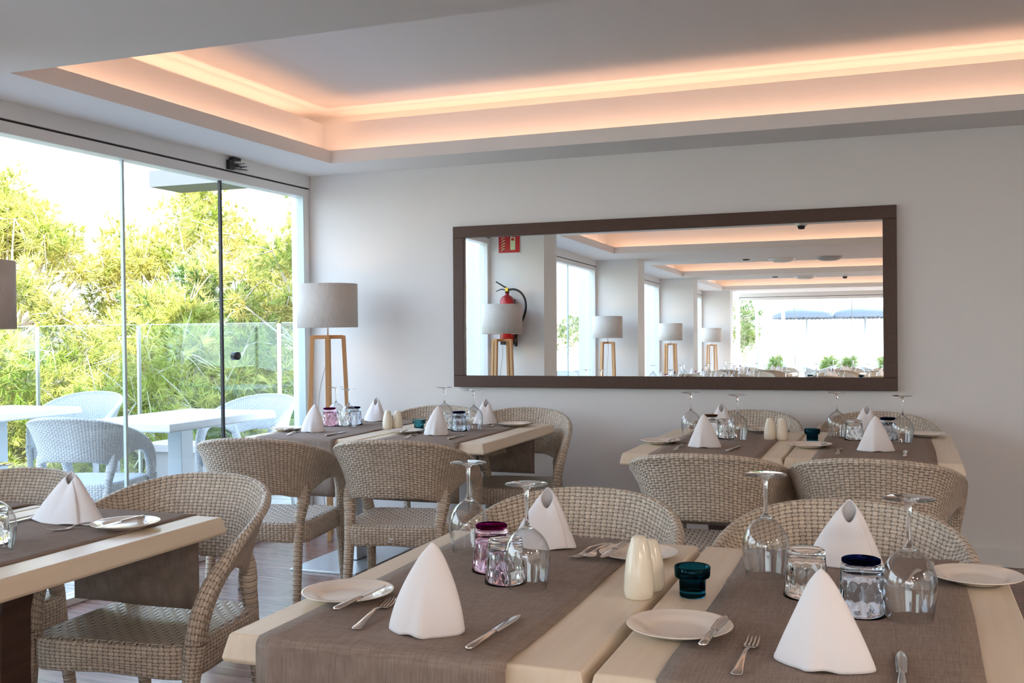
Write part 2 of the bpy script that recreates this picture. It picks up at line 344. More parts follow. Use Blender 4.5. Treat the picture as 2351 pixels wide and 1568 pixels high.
# cove lighting (warm strips hidden behind the lips)
WARM = (1, .55, .35)
def led(x0, x1, y, z, power, alongx=True, up_=(0, 0, 1)):
    l = bpy.data.lights.new('cove_strip', 'AREA'); l.shape = 'RECTANGLE'; L = abs(x1-x0); l.size = L; l.size_y = .03; l.energy = power*L; l.color = WARM
    o = bpy.data.objects.new('cove_strip', l); COL.objects.link(o)
    o.location = ((x0+x1)/2, y, z) if alongx else (y, (x0+x1)/2, z)
    q = Vector(up_).to_track_quat('-Z', 'Y' if not alongx else 'X')
    zz = -Vector(up_).normalized(); xx = Vector((1, 0, 0)) if alongx else Vector((0, 1, 0)); yy = zz.cross(xx)
    o.matrix_world = Matrix(((xx.x, yy.x, zz.x, o.location[0]), (xx.y, yy.y, zz.y, o.location[1]), (xx.z, yy.z, zz.z, o.location[2]), (0, 0, 0, 1)))
for i, (x0, x1, y0, y1) in enumerate(TRAYS):
    p1 = .41; p2 = .52; z1 = ZC+.03; z2 = ZC+.16
    led(x0, x1, y1+.06, z1, p1); led(x0, x1, y0-.06, z1, p1); led(y0, y1, x0-.06, z1, p1, False); led(y0, y1, x1+.06, z1, p1, False)
    if i < 1:
        led(x0-.1, x1+.1, y1+.25, z2, p2); led(y0-.1, y1+.1, x0-.25, z2, p2, False); led(y0-.1, y1+.1, x1+.25, z2, p2, False)
# windows on the left
def window(i, y0, y1, joints, dark=None):
    mb = MB(); mb.box(XW-.10, XW, y0, y1, 2.242, ZC+.3); mb.box(XW-.09, XW-.005, y0, y1, 2.178, 2.232)
    mb.box(XW-.09, XW+.005, y0, y1, 0, .035); mb.box(XW-.10, XW-.01, y1-.075, y1, 0, 2.19); mb.box(XW-.10, XW-.01, y0, y0+.06, 0, 2.19)
    fr = struct(mb.build('window_%d' % i, W_TRIM, bevel=.003))
    s_ = MB().box(XW-.09, XW-.012, y0, y1, 2.232, 2.242)
    s_.build('track_gap', SEAL, fr)
    js = [y0+.06]+joints+[y1-.075]
    for a, b in zip(js[:-1], js[1:]):
        MB().box(XW-.056, XW-.044, a+.004, b-.004, .035, 2.18).build('pane', PANE, fr)
    for q in joints: MB().box(XW-.058, XW-.042, q-.008, q+.008, .035, 2.18).build('pane_edge', SEAL if q == dark else EDGE, fr)
    MB().box(XW-.058, XW-.006, y1-.0765, y1-.068, .035, 2.18).build('pane_edge', EDGE, fr)
    return fr
w1 = window(1, 2.74, 5.995, [3.45, 4.27, 5.085], 5.085)
window(2, -.95, 2.36, [.15, 1.25]); window(3, -4.70, -1.31, [-3.5, -2.4]); window(4, -8.50, -5.04, [-7.4, -6.2])
# end glass wall
mb = MB(); mb.box(-3.16, XR, YE, YE+.10, 2.242, ZC+.3); mb.box(-3.16, XR, YE+.01, YE+.09, 2.178, 2.232); mb.box(-3.16, XR, YE+.01, YE+.09, 0, .035); mb.box(-3.24, -3.16, YE, YE+.1, 0, 2.3)
w5 = struct(mb.build('window_5', W_TRIM)); MB().box(-3.16, XR, YE+.012, YE+.088, 2.232, 2.242).build('track_gap', SEAL, w5)
js = [-3.14, -2.05, -.95, .15, 1.3, 2.4, XR]
for a, b in zip(js[:-1], js[1:]): MB().box(a+.004, b-.004, YE+.044, YE+.056, .035, 2.18).build('pane', PANE, w5)
for q in js[1:-1]: MB().box(q-.006, q+.006, YE+.042, YE+.058, .035, 2.18).build('pane_edge', EDGE, w5)
struct(MB().box(XW-.25, -3.16, YE, -8.85, 0, .02).build('trim_1', W_TRIM))
# knob and latch of the opening pane
kb = MB().lathe([(0, -.02), (.024, -.02), (.024, .02), (.016, .022), (0, .022)], 24).build('window_knob', BLACK, None, True); kb.rotation_euler = (0, PI/2, 0); kb.location = (XW-.03, 5.19, 1.145)
tag(kb, 'round black knob on the glass pane right of the dark joint', 'window knob')
lt = thing('track_latch', 'black bracket with loose wires under the soffit at the dark pane joint', 'latch', (XW+.005, 5.11, 2.27))
MB().box(-.004, .022, -.03, .02, -.028, .028).box(-.004, .03, -.005, .07, .03, .045).build('bracket', BLACK, lt, bevel=.002)
m_ = MB(); 
for k in range(7): m_.bar((.012+.004*(k % 3), -.01, -.02+.008*k*.8), (.02+.006*(k % 2), .14-.012*k, -.012+.006*((k*3) % 7)), .007, .006)
m_.build('latch_arm', BLACK, lt)
MB().tube([(.02, .0, .02), (.03, .06, .012), (.026, .12, .022), (.02, .16, .004)], .0012, 6).tube([(.02, .0, .005), (.034, .05, .022), (.03, .11, .004)], .0012, 6).build('wire', STEEL, lt)

# ------------------------------------------------------------------ mirror
mirr = thing('wall_mirror', 'long wall mirror in a wide dark brown frame on the white wall', 'mirror', (-1.337, 5.985, .926))
mirr.rotation_euler = (-.0112, 0, 0)
ow, oh, bw = 1.31, 1.008, .072
m_ = MB()
for (a, b, c, d) in ((-ow, ow, 0, bw), (-ow, ow, oh-bw, oh)): m_.box(a, b, -.034, .0, c, d)
for (a, b) in ((-ow, -ow+bw), (ow-bw, ow)): m_.box(a, b, -.034, .0, bw, oh-bw)
m_.build('frame', FRAME, mirr, bevel=.003)
MB().box(-ow+bw-.004, ow-bw+.004, -.012, -.004, bw-.004, oh-bw+.004).build('mirror_glass', MIRROR, mirr)

# ------------------------------------------------------------------ wicker chair
CAPS = []
def make_chair():
    t = thing('wicker_armchair', 'x', 'chair')
    Tp = [(0,-.335,.824),(.08,-.330,.822),(.16,-.305,.814),(.235,-.255,.799),(.290,-.175,.774),(.320,-.075,.742),(.328,.025,.705),(.324,.115,.662),(.311,.197,.600),(.293,.246,.515),(.276,.264,.40)]
    Bt = [(0,-.258,.562),(.07,-.254,.562),(.135,-.232,.560),(.188,-.190,.545),(.222,-.130,.540),(.252,-.052,.580),(.274,.030,.602),(.284,.095,.592),(.282,.145,.550),(.276,.180,.480),(.268,.196,.39)]
    Tp = [(x*.945, y, z) for x, y, z in Tp]; Bt = [(x*.965, y, z) for x, y, z in Bt]
    S = 49; stations = []
    for i in range(-(S-1), S):
        s = abs(i)/(S-1); sg = -1 if i < 0 else 1; a = catmull(Tp, s); b = catmull(Bt, s)
        stations.append((Vector((a[0]*sg, a[1], a[2])), Vector((b[0]*sg, b[1], b[2])), s))
    NH = 9; P = []; arc = [0]
    for i in range(1, len(stations)): arc.append(arc[-1]+((stations[i][0]+stations[i][1])/2-(stations[i-1][0]+stations[i-1][1])/2).length)
    nloop = None; vs_loop = []
    for i, (a, b, s) in enumerate(stations):
        a0, b0, _ = stations[max(i-1, 0)]; a1, b1, _ = stations[min(i+1, len(stations)-1)]
        tg = ((a1+b1)-(a0+b0)).normalized(); d = (a-b); hgt = d.length; d.normalize(); n = tg.cross(d).normalized()
        # n points outwards for this travel direction
        if n.dot(Vector((a.x, a.y+.05, 0))) < 0: n = -n
        thk = .022+.026*min(1, max(0, (s-.5)/.3)); rr = max(thk/2, .016); loop = []; vvv = []
        hb = b+d*thk/2; ht = a-d*rr; H = (ht-hb).length
        for k in range(NH): q = k/(NH-1); bow = .012*math.sin(PI*q)*(1-s); loop.append(hb+(ht-hb)*q-n*(thk/2)-n*bow); vvv.append(H*q)
        for k in range(1, 8): q = PI*k/8; loop.append(ht-n*rr*math.cos(q)+d*rr*math.sin(q)); vvv.append(H+rr*q)
        for k in range(NH): q = 1-k/(NH-1); bow = .012*math.sin(PI*q)*(1-s); loop.append(hb+(ht-hb)*q+n*(thk/2)-n*bow); vvv.append(H+rr*PI+H*(1-q))
        for k in range(1, 5): q = PI*k/5; loop.append(hb+n*thk/2*math.cos(q)-d*thk/2*math.sin(q)); vvv.append(2*H+rr*PI+thk/2*q)
        P += loop; vs_loop.append(vvv); nloop = len(loop)
    def uvf(i, j):
        jj = j % nloop; v = vs_loop[min(i, len(stations)-1)][jj]+(0 if j < nloop else vs_loop[min(i, len(stations)-1)][-1]+.01); return (arc[min(i, len(arc)-1)], v)
    m = MB().grid(P, len(stations), nloop, closev=True, uvf=uvf)
    m.add([P[k] for k in range(nloop)], [tuple(range(nloop))]); m.add([P[(len(stations)-1)*nloop+k] for k in range(nloop)], [tuple(range(nloop-1, -1, -1))])
    m.build('backrest', WICK, t, True, merge=False)
    for sg in (-1, 1):
        pts = [(.230,-.143,.640),(.227,-.142,.612),(.222,-.144,.575),(.215,-.152,.530),(.210,-.166,.490),(.206,-.184,.44),(.203,-.198,.36),(.206,-.225,.18),(.210,-.252,0)]
        MB().tube([(p[0]*sg, p[1], p[2]) for p in pts], [.003, .010, .024, .030, .0265, .0240, .0225, .0205, .018], 16).build('leg', WICK, t, True)
        pts = [(.268,.232,.44),(.262,.236,.38),(.258,.240,.32),(.262,.252,.16),(.268,.268,0)]
        MB().tube([(p[0]*sg, p[1], p[2]) for p in pts], [.030, .028, .023, .021, .018], 16).build('leg', WICK, t, True)
        for (x, y) in ((.210, -.252), (.268, .268)): CAPS.append((x*sg, y))
    for lg, (x, y) in zip([o for o in COL.objects if o.parent == t and o.name.startswith('leg')], CAPS):
        MB().lathe([(0, -.001), (.0195, -.001), (.0200, .004), (.0195, .014), (.0185, .015)], 20, c=(x, y, .001)).build('foot_cap', BLACK, lg, True)
    # seat
    N = 96; out_ = []
    for k in range(N):
        a = 2*PI*k/N; c, s = math.cos(a), math.sin(a); e = .30
        x = .248*math.copysign(abs(c)**e, c); y = .235*math.copysign(abs(s)**e, s)
        x *= 1+.05*(y/.235); out_.append((x, y+.018))
    P = []; U = []
    for j, q in enumerate([1, .96, .9, .8, .65, .5, .3, .1, 0]):
        for (x, y) in out_:
            z = .437-.012*(1-q**2)-(.006 if q == 1 else 0); P.append((x*q, .018+(y-.018)*q, z))
    def sf(i, j): p = P[(i % 9)*N+(j % N)]; return (p[0]+p[1]*.0, p[1])
    MB().grid(P, 9, N, closev=True, uvf=lambda i, j: sf(min(i, 8), j)).build('seat', WICKS, t, True)
    per = [0]
    for k in range(N): a, b = out_[k], out_[(k+1) % N]; per.append(per[-1]+math.dist(a, b))
    P = []; prof = [(1.0, .431), (1.022, .424), (1.028, .41), (1.028, .385), (1.026, .36), (1.02, .345), (1.0, .338), (.93, .336)]
    for j, (q, z) in enumerate(prof):
        for (x, y) in out_: P.append((x*q, .018+(y-.018)*q, z + (.012*(1-abs(x)/.26)**1 if j >= 4 else 0)))
    MB().grid(P, len(prof), N, closev=True, uvf=lambda i, j: (per[j], prof[i][1] if i < 7 else .3)).build('seat_frame', WICK, t, True)
    return t
chair = make_chair()
WM = {'beige_wicker': WWICK, 'beige_seat_weave': WWICKS}
R = math.radians
chair.location = (-2.115, 4.215, 0); chair.rotation_euler = (0, 0, R(9))
chair['label'] = 'beige wicker armchair with a small oval badge on its rear seat rail'; chair['group'] = 'indoor wicker armchairs'
def ch(x, y, rz, label, white=False): return dup(chair, (x, y, 0), R(rz), label, 'white balcony armchairs' if white else 'indoor wicker armchairs', WM if white else None)
ch(-2.775, 4.12, 12, 'beige wicker armchair facing away at the window table, left of the badged chair')
ch(-.712, 4.09, 2, 'beige wicker armchair seen from behind, left one at the tables under the mirror')
ch(-.10, 4.10, -2, 'beige wicker armchair seen from behind at the far right table by the wall')
ch(-.84, 2.555, 180, 'beige wicker armchair facing us behind the nearest table with the purple tumbler')
ch(-.145, 2.545, 180, 'beige wicker armchair facing us behind the nearest right table with the dark blue tumbler')
ch(-2.095, 2.51, 186, 'beige wicker armchair at the left table corner, its arm in front of the hanging runner')
ch(-2.80, 2.44, 183, 'beige wicker armchair behind the napkin of the left table, mostly hidden')
ch(-2.62, 5.46, 184, 'beige wicker armchair against the wall behind the two cream shakers near the window')
ch(-2.03, 5.40, 189, 'beige wicker armchair against the wall below the mirror, left lower corner of the frame')
ch(-.80, 5.50, 178, 'beige wicker armchair against the wall, behind the two cream shakers under the mirror')
ch(-.12, 5.52, 182, "beige wicker armchair against the wall behind the table under the mirror's right end")
ch(-.80, 1.16, 0, 'beige wicker armchair on the near side of the front table, only a front leg showing')
# oval badge, a part of the badged chair only
bd = MB().lathe([(0, -.0015), (.016, -.0015), (.016, .0012), (.0145, .002), (0, .002)], 32, mod=lambda a, z, j: 1).build('badge', mat('pewter_badge', (.82, .80, .76), .35, .2), chair, True)
bd.scale = (1, .62, 1); bd.rotation_euler = (PI/2, 0, 0); bd.location = (.0, -.2275, .374)
tx = bpy.data.curves.new('badge_text', 'FONT'); tx.body = 'TNN'; tx.size = .014; tx.align_x = 'CENTER'; tx.align_y = 'CENTER'; tx.extrude = .0004
tx.materials.append(BLACK); tmp = bpy.data.objects.new('tmp', tx); COL.objects.link(tmp); bpy.context.view_layer.update()
tme = bpy.data.meshes.new_from_object(tmp.evaluated_get(bpy.context.evaluated_depsgraph_get())); bpy.data.objects.remove(tmp); to = bpy.data.objects.new('badge_text', tme); COL.objects.link(to); to.parent = bd; to.location = (0, 0, .0022); to.scale = (1, 1.6, 1)
# ------------------------------------------------------------------ tables
def make_table(name, label, x0, y0, w_, d_, group, top=TOPW, leg=STEEL, runner=True, brown=False):
    t = thing(name, label, 'table', (x0+w_/2, y0+d_/2, 0), 0, group); a, b = w_/2, d_/2; T = .74
    m = MB(); v = []
    for (o, z) in ((0, T), (.003, T-.003), (.013, T-.044), (.009, T-.052)):
        v += [(-a-o, -b-o, z), (a+o, -b-o, z), (a+o, b+o, z), (-a-o, b+o, z)]
    fs_ = [(0, 1, 2, 3)]+[(i*4+k, (i+1)*4+k, (i+1)*4+(k+1) % 4, i*4+(k+1) % 4) for i in range(3) for k in range(4)]+[(15, 14, 13, 12)]
    m.add(v, fs_).build('tabletop', top, t, bevel=.0025)
    if brown:
        P = []
        for z, hx in ((.015, .062), (.40, .058), (.56, .062), (.63, .078), (.67, .12)):
            P += [(-hx, -.05, z), (hx, -.05, z), (hx, .05, z), (-hx, .05, z)]
        MB().grid(P, 5, 4, closev=True).build('pedestal', BROWNW, t, bevel=.004)
    else: MB().box(-.055, .055, -.06, .06, .015, T-.07).build('pedestal', leg, t, bevel=.004)
    MB().box(-.18, .18, -.22, .22, T-.07, T-.052).build('top_plate', leg, t)
    MB().box(-.20, .20, -.34, .34, 0, .012).build('base_plate', leg, t, bevel=.002)
    return t
def make_runner(x0, x1, y0, y1, label, nd=.29, fd=.29, bow=0):
    # y0,y1: table ends; cloth lies on the top and hangs down at both ends
    prof = []
    T = .74; r = .017; k0 = .016
    prof.append((y0-k0-.002, T-nd)); 
    for q in range(1, 7): prof.append((y0-k0-.002, T-nd+(nd-r)*q/6))
    for q in range(1, 6): a = PI/2*q/5; prof.append((y0-k0+r-r*math.cos(a)-.002, T-r+r*math.sin(a)+.002))
    n = 26
    for q in range(1, n): prof.append((y0+(y1-y0)*q/n, T+.0022))
    for q in range(5, 0, -1): a = PI/2*q/5; prof.append((y1+k0-r+r*math.cos(a)+.002, T-r+r*math.sin(a)+.002))
    for q in range(6, 0, -1): prof.append((y1+k0+.002, T-fd+(fd-r)*q/6))
    prof.append((y1+k0+.002, T-fd))
    nx = 15; P = []; sd = random.random()*9
    for i in range(nx):
        u = i/(nx-1)
        for j, (y, z) in enumerate(prof):
            e = 0; x = x0+(x1-x0)*u
            if z > T: 
                e = max(0, math.sin(y*17+sd+u*3)*math.sin(y*5.3+sd*2))**3*.004*(1 if i in (0, nx-1) else .4)
                x += .003*math.sin(y*6+sd)
            else: y += .004*math.sin(u*9+sd)*(T-z)/.3*(-1 if j < 10 else 1)*.8
            P.append((x, y, z+e))
    o = MB().grid(P, nx, len(prof)).build('table_runner', LINEN, None, True, solid=.0016)
    return tag(o, label, 'table runner', 'taupe table runners')
G1 = 'whitewashed dining tables'
TW = .66
TB = [ # name label, x0,y0,w,d
 ('whitewashed table nearest the viewer, set with the purple tumbler', -1.145, 1.567, .66, .998),
 ('whitewashed table at the bottom right, set with the dark blue tumbler', -.457, 1.567, .66, .998),
 ('whitewashed table at the left edge of the picture, set with one folded napkin', -2.55, 1.545, .66, .998),
 ('whitewashed table end beyond the left table, glimpsed behind the folded napkin', -3.15, 1.545, .585, .998),
 ('whitewashed table beside the window and the floor lamp', -3.225, 4.56, .66, 1.08),
 ('whitewashed table behind the badged chair, set with the teal tealight holder', -2.54, 4.55, .66, 1.05),
 ('whitewashed table under the middle of the mirror with two cream shakers', -1.145, 4.38, .67, 1.14),
 ('whitewashed table under the right end of the mirror with the dark tealight holder', -.455, 4.385, .67, 1.12)]
for k, (l, x, y, a, b) in enumerate(TB): make_table('dining_table', l, x, y, a, b, G1, brown=(k not in (4, 5)))
RL = ['taupe linen runner hanging over the front edge of the nearest table', 'taupe linen runner on the bottom right table', 'taupe linen runner on the left table, hanging dark below its far end', 'taupe linen runner glimpsed beyond the left napkin',
      'taupe linen runner on the table beside the floor lamp', 'taupe linen runner on the table behind the badged chair', 'taupe linen runner under the left pair of glasses below the mirror', 'taupe linen runner on the table under the right end of the mirror']
for (l, x, y, a, b), rl, off in zip(TB, RL, (.065, .10, .09, .07, .07, .07, .115, .105)):
    make_runner(x+off, x+off+.475, y, y+b, rl)

# ------------------------------------------------------------------ tableware prototypes
def make_glass():
    o = [(.0075, .1275), (.020, .122), (.036, .106), (.0455, .086), (.0485, .066), (.0472, .045), (.0440, .022), (.0405, .0005)]
    def sm(P): return [catmull([(a, b, 0) for a, b in P], q/40)[:2] for q in range(41)]
    i = [(.0396, .0004), (.0431, .022), (.0463, .045), (.0476, .066), (.0446, .0855), (.0350, .105), (.0190, .1200), (.0065, .1262)]
    g = MB().lathe(sm(o)+sm(i), 56, close=True).build('wine_glass', THIN, None, True)
    p = [(0, .2195), (.041, .2195), (.0445, .2187), (.0445, .2176), (.036, .2164), (.021, .2148), (.009, .211), (.0052, .204), (.0040, .185), (.0037, .165), (.0040, .146), (.0052, .137), (.0075, .131), (.0125, .1262), (.0120, .1240), (.006, .1236), (0, .1240)]
    MB().lathe(p, 40).build('stem', GLASS, g, True)
    return g
def make_tumbler(name, body, base):
    n = 12
    def mod(a, z, j):
        if j < 3: return 1
        k = max(0, min(1, (.083-z)/.02))*max(0, min(1, (z-.004)/.012))
        return 1-.035*k*abs(math.sin(a*n/2+(z*60)))**.7-.02*k*abs(math.sin(a*n/2-z*90))
    o = [(0, .0915), (.026, .0915), (.0288, .0895)]+[(.0292+.0078*q/14, .088-.088*q/14) for q in range(15)]
    i = [(.0345, 0), (.0325, .03), (.030, .06), (.0278, .074), (.024, .079), (0, .080)]
    def mod2(a, z, j): return mod(a, z, j) if j < 18 else 1
    o = [(a*1.25, b_*1.05) for a, b_ in o]; i = [(a*1.26, b_*1.05) for a, b_ in i]
    t = MB().lathe(o+i, 72, mod=mod2).build(name, body, None, True)
    if base: MB().lathe([(a*1.25, b_*1.05) for a, b_ in [(0, .0918), (.0255, .0918), (.0283, .0935), (.0283, .0985), (.026, .1000), (0, .0995)]], 40).build('tinted_base', base, t, True)
    return t
def make_plate():
    p = [(0, .0045), (.046, .0042), (.054, .0052), (.060, .0085), (.064, .0110), (.075, .0135), (.090, .0165), (.0930, .0175), (.0940, .0168), (.0930, .0152), (.070, .0095), (.054, .0015), (.050, 0), (0, 0)]
    return MB().lathe([(r, z) for r, z in p], 72).build('side_plate', CHINA, None, True)
def make_shaker(name, h, lean):
    pr = [(0, 0), (.024, 0), (.0275, .003), (.029, .015), (.0285, .035), (.026, .058), (.0215, .078), (.0165, .094), (.0145, .100), (.010, .1035), (0, .1045)]
    k = h/.1045; m = MB().lathe([(r, z*k) for r, z in pr], 40, mod=None)
    m.v = [(x*(1 if z < .05 else 1), y+lean*(z/h)**2, z) for x, y, z in m.v]
    return m.build(name, CERAM, None, True)
def make_tea(m1):
    pr = [(0, 0), (.0245, 0), (.0255, .002), (.0265, .006), (.0258, .008), (.0270, .036), (.0345, .040), (.0355, .044), (.0365, .060), (.0350, .062), (.0325, .060), (.0315, .046), (.0235, .042), (.0225, .014), (0, .012)]
    return MB().lathe(pr, 48).build('tealight_holder', m1, None, True)
def ribbon(sections, m=None):
    # sections: list of (x, half width, z centre, half thickness)
    P = []; n = 10
    for (x, hw, z, ht) in sections:
        for k in range(n): a = 2*PI*k/n; P.append((x, hw*math.cos(a), z+ht*math.sin(a)))
    mb_ = m or MB(); k = len(mb_.v)
    mb_.grid(P, len(sections), n, closev=True)
    mb_.f.append(tuple(k+q for q in range(n))); mb_.uv.append([(0, 0)]*n); mb_.f.append(tuple(k+(len(sections)-1)*n+q for q in range(n-1, -1, -1))); mb_.uv.append([(0, 0)]*n)
    return mb_
def make_knife(name, L=.225):
    k = L/.225; s = [(0, .003, .006, .003), (.004, .0075, .006, .0045), (.03, .0085, .006, .005), (.06, .0078, .006, .0048), (.095, .0062, .006, .0042), (.104, .0048, .006, .004), (.108, .0075, .006, .003)]
    b = [(.108, .0072, .006, .0018), (.115, .0085, .006, .0011), (.15, .0098, .0058, .0009), (.19, .0098, .0056, .0008), (.21, .0075, .0055, .0007), (.222, .003, .0054, .0005), (.225, .0008, .0054, .0004)]
    o = ribbon([(x*k, a, z, h) for x, a, z, h in s]).build(name, CUTL, None, True)
    ribbon([(x*k, a, z, h) for x, a, z, h in b]).build('blade', CUTL, o, True)
    return o
def make_fork():
    s = [(0, .004, .0035, .0012), (.004, .0095, .0035, .0016), (.02, .0092, .0045, .002), (.06, .0058, .0085, .002), (.10, .0036, .0115, .0022), (.128, .0036, .0085, .002), (.137, .007, .0055, .0014), (.148, .0118, .0035, .0012), (.156, .0122, .0030, .0011)]
    m = ribbon(s)
    for k in range(4):
        y = -.0096+.0064*k; P = []
        for x, z, h in ((.154, .0030, .0022), (.175, .0036, .0019), (.192, .0062, .0015), (.202, .0090, .0009)):
            P += [(x, y-h, z-.0007), (x, y+h, z-.0007), (x, y+h, z+.0007), (x, y-h, z+.0007)]
        m.grid(P, 4, 4, closev=True); m.add(P[-4:], [(0, 1, 2, 3)])
    return m.build('dinner_fork', CUTL, None, True)
def make_spoon():
    s = [(0, .004, .0035, .0012), (.004, .008, .0035, .0016), (.04, .0055, .007, .002), (.08, .003, .010, .002), (.10, .0035, .0075, .0018), (.112, .0115, .005, .0014), (.125, .016, .0035, .0013), (.14, .0155, .0036, .0012), (.15, .010, .005, .001), (.156, .003, .007, .0006)]
    return ribbon(s).build('spoon', CUTL, None, True)
def make_napkin(var, hh, a_, b_, ktop, slant, pw, skew, over=1.1, ph0=0.0):
    nphi, nt = 96, 34; P = []; span = 2*PI+over; st = PI/2-over*.55+ph0
    def bump(ph, c0, w_): return math.exp(-(((ph-c0+PI) % (2*PI)-PI)/w_)**2)
    for i in range(nphi):
        f = i/(nphi-1); ph = st+span*f; c, s = math.cos(ph), math.sin(ph)
        fr = .5-.5*math.cos(ph-PI/2)                  # 1 at the front (-y), 0 at the back
        R_ = 1/math.sqrt((c/a_)**2+(s/b_)**2)
        ztop = hh*(1-slant*(1-fr)**1.3)
        for j in range(nt):
            t = j/(nt-1); k = 1-(1-ktop)*t**pw
            if t > .86: k *= 1-.45*((t-.86)/.14)**2*fr
            g = (1-t)**2*.75
            r_ = (R_+g*(.013*bump(ph, -PI/2+.3*var, .30)+.012*bump(ph, .0, .3)+.010*bump(ph, PI, .3)))*k
            r_ += .0050*f*(.5+.9*math.sin(PI*min(1, t*1.1)))-.004+.0022*math.sin(2*ph+var*2)*math.sin(PI*t)
            x = r_*c+skew*t**1.5; y = r_*s-.003*t
            hem = .0035*max(0, math.sin(3*ph+var))*(1 if j < 2 else 0)
            P.append((x, y, max(.0012, ztop*t*(1-.04*t)+.0012+hem)))
    return MB().grid(P, nphi, nt).build('folded_napkin', NAPK, None, True, solid=.0019)
S = .74
pg = make_glass(); tcl = make_tumbler('tumbler', GLASS, None); tpu = make_tumbler('tumbler', GPLIGHT, GPURPLE); tbl = make_tumbler('tumbler', GBLIGHT, GBLUE); tbr = make_tumbler('tumbler', GLASS, GBROWN)
pl = make_plate(); st_ = make_shaker('salt_shaker', .112, .006); ss = make_shaker('pepper_shaker', .088, .004)
td = make_tea(GTEAL); tl = make_tea(GTEALL); kn = make_knife('dinner_knife'); bk = make_knife('butter_knife', .185); fk = make_fork(); spn = make_spoon()
nk = [make_napkin(.6, .156, .061, .045, .26, .20, 1.38, .017), make_napkin(-.5, .148, .068, .045, .25, .20, 1.2, .0), make_napkin(.3, .152, .066, .044, .30, .34, 1.15, -.008, 1.5, .5),
      make_napkin(.9, .152, .096, .046, .20, .26, .98, -.006, 1.3, .5)]
USED = set()
def put(proto, x, y, z, rot, label, cat, group, scale=None):
    if proto.name not in USED:
        USED.add(proto.name); o = proto; o.location = (x, y, z); o.rotation_euler = (0, 0, rot) if isinstance(rot, (int, float)) else rot
        if scale: o.scale = (scale,)*3 if isinstance(scale, (int, float)) else scale
        return tag(o, label, cat, group)
    o = dup(proto, (x, y, z), rot, None, None, None, scale); return tag(o, label, cat, group)
def glass(x, y, where, s=1.0, z=S+.003): put(pg, x, y, z, random.random()*6, 'upturned wine glass '+where, 'wine glass', 'upturned wine glasses', s)
def tum(p, x, y, what, where, z=S+.003): put(p, x, y, z, random.random()*6, 'upturned '+what+' tumbler '+where, 'tumbler', 'upturned tumblers')
def plate(x, y, where, z=S+.0035): put(pl, x, y, z, 0, 'small cream side plate '+where, 'plate', 'side plates')
def nap(i, x, y, rot, where, s=1, z=S+.003): put(nk[i], x, y, z, R(rot), 'folded white napkin '+where, 'napkin', 'folded napkins', s)
def cut(p, x0, y0, x1, y1, z, what, where, tilt=0, sc_=1):
    a = math.atan2(y1-y0, x1-x0); put(p, x0, y0, z, (0, tilt, a), what+' '+where, what.split()[-1], 'cutlery', sc_)
# nearest left table
A = 'on the nearest table'
glass(-.739, 2.028, 'in front of the clear tumbler '+A); glass(-.994, 2.315, 'at the far left '+A+', next to the purple tumbler')
tum(tpu, -.868, 2.150, 'purple-based', A); tum(tcl, -.800, 2.060, 'clear', 'between the purple tumbler and a wine glass '+A)
plate(-1.062, 1.845, 'at the left edge of the nearest table', S+.001); plate(-.588, 2.385, 'behind the cream shakers '+A, S+.001)
cut(bk, -1.010, 1.705, -1.00, 1.90, S+.0125, 'steel butter knife', 'lying across the plate at the left edge of the nearest table', -.02)
cut(fk, -.930, 1.640, -.965, 1.89, S+.003, 'steel dinner fork', 'between the left plate and the front napkin of the nearest table')
cut(kn, -.688, 1.590, -.676, 1.83, S+.003, 'steel dinner knife', 'right of the front napkin on the nearest table')
nap(0, -.808, 1.680, 3, 'between fork and knife at the front of the nearest table', 1.08)
nap(2, -.838, 2.425, 186, 'at the far side of the nearest table, its fold opening towards us', (1.15, 1.1, 1.0))
cut(bk, -.640, 2.462, -.652, 2.2, S+.0145, 'steel butter knife', 'lying on the plate behind the cream shakers', .0)
cut(spn, -.672, 2.455, -.690, 2.33, S+.013, 'steel spoon', 'leaning on the plate behind the cream shakers', .03)
cut(fk, -.700, 2.500, -.725, 2.31, S+.003, 'steel dinner fork', 'beside the far napkin of the nearest table')
put(st_, -.502, 2.035, S, 0, 'tall cream ceramic shaker standing in front between the two nearest tables', 'shaker', 'cream ceramic shakers', (1.05, 1.05, 1.12))
put(ss, -.494, 2.105, S, 0, 'cream ceramic shaker almost hidden behind the tall one at the front', 'shaker', 'cream ceramic shakers', (1, 1, 1.2))
put(td, -.402, 2.080, S, 0, 'dark teal glass tealight holder at the edge of the bottom right table', 'tealight holder', 'glass tealight holders')
# bottom right table
A = 'on the bottom right table'
glass(-.280, 2.275, 'left of the clear tumbler '+A, 1.02); glass(.008, 2.030, 'at the right end of the glass row '+A, 1.02)
tum(tcl, -.184, 2.140, 'clear', 'behind the front napkin '+A); tum(tbl, -.076, 2.040, 'dark blue-based', A)
plate(-.374, 1.812, 'nearest the viewer at the left '+A); plate(.140, 2.370, 'at the far right corner of the bottom right table')
cut(bk, -.312, 1.690, -.300, 1.90, S+.0165, 'steel butter knife', 'lying on the plate nearest the viewer', -.01)
cut(fk, -.245, 1.610, -.243, 1.85, S+.003, 'steel dinner fork', 'between the nearest plate and the front napkin '+A)
cut(kn, -.004, 1.585, -.006, 1.82, S+.003, 'steel dinner knife', 'at the bottom edge of the picture, right of the front napkin')
nap(1, -.123, 1.715, -8, 'at the front of the bottom right table, nearest of all', 1.08)
nap(2, -.125, 2.45, 178, 'at the far side of the bottom right table, fold towards us', (1.18, 1.1, 1.0))
cut(fk, .03, 2.44, -.0, 2.24, S+.003, 'steel dinner fork', 'behind the rightmost wine glass '+A)
cut(bk, .055, 2.46, .045, 2.27, S+.013, 'steel butter knife', 'on the far right corner plate '+A)
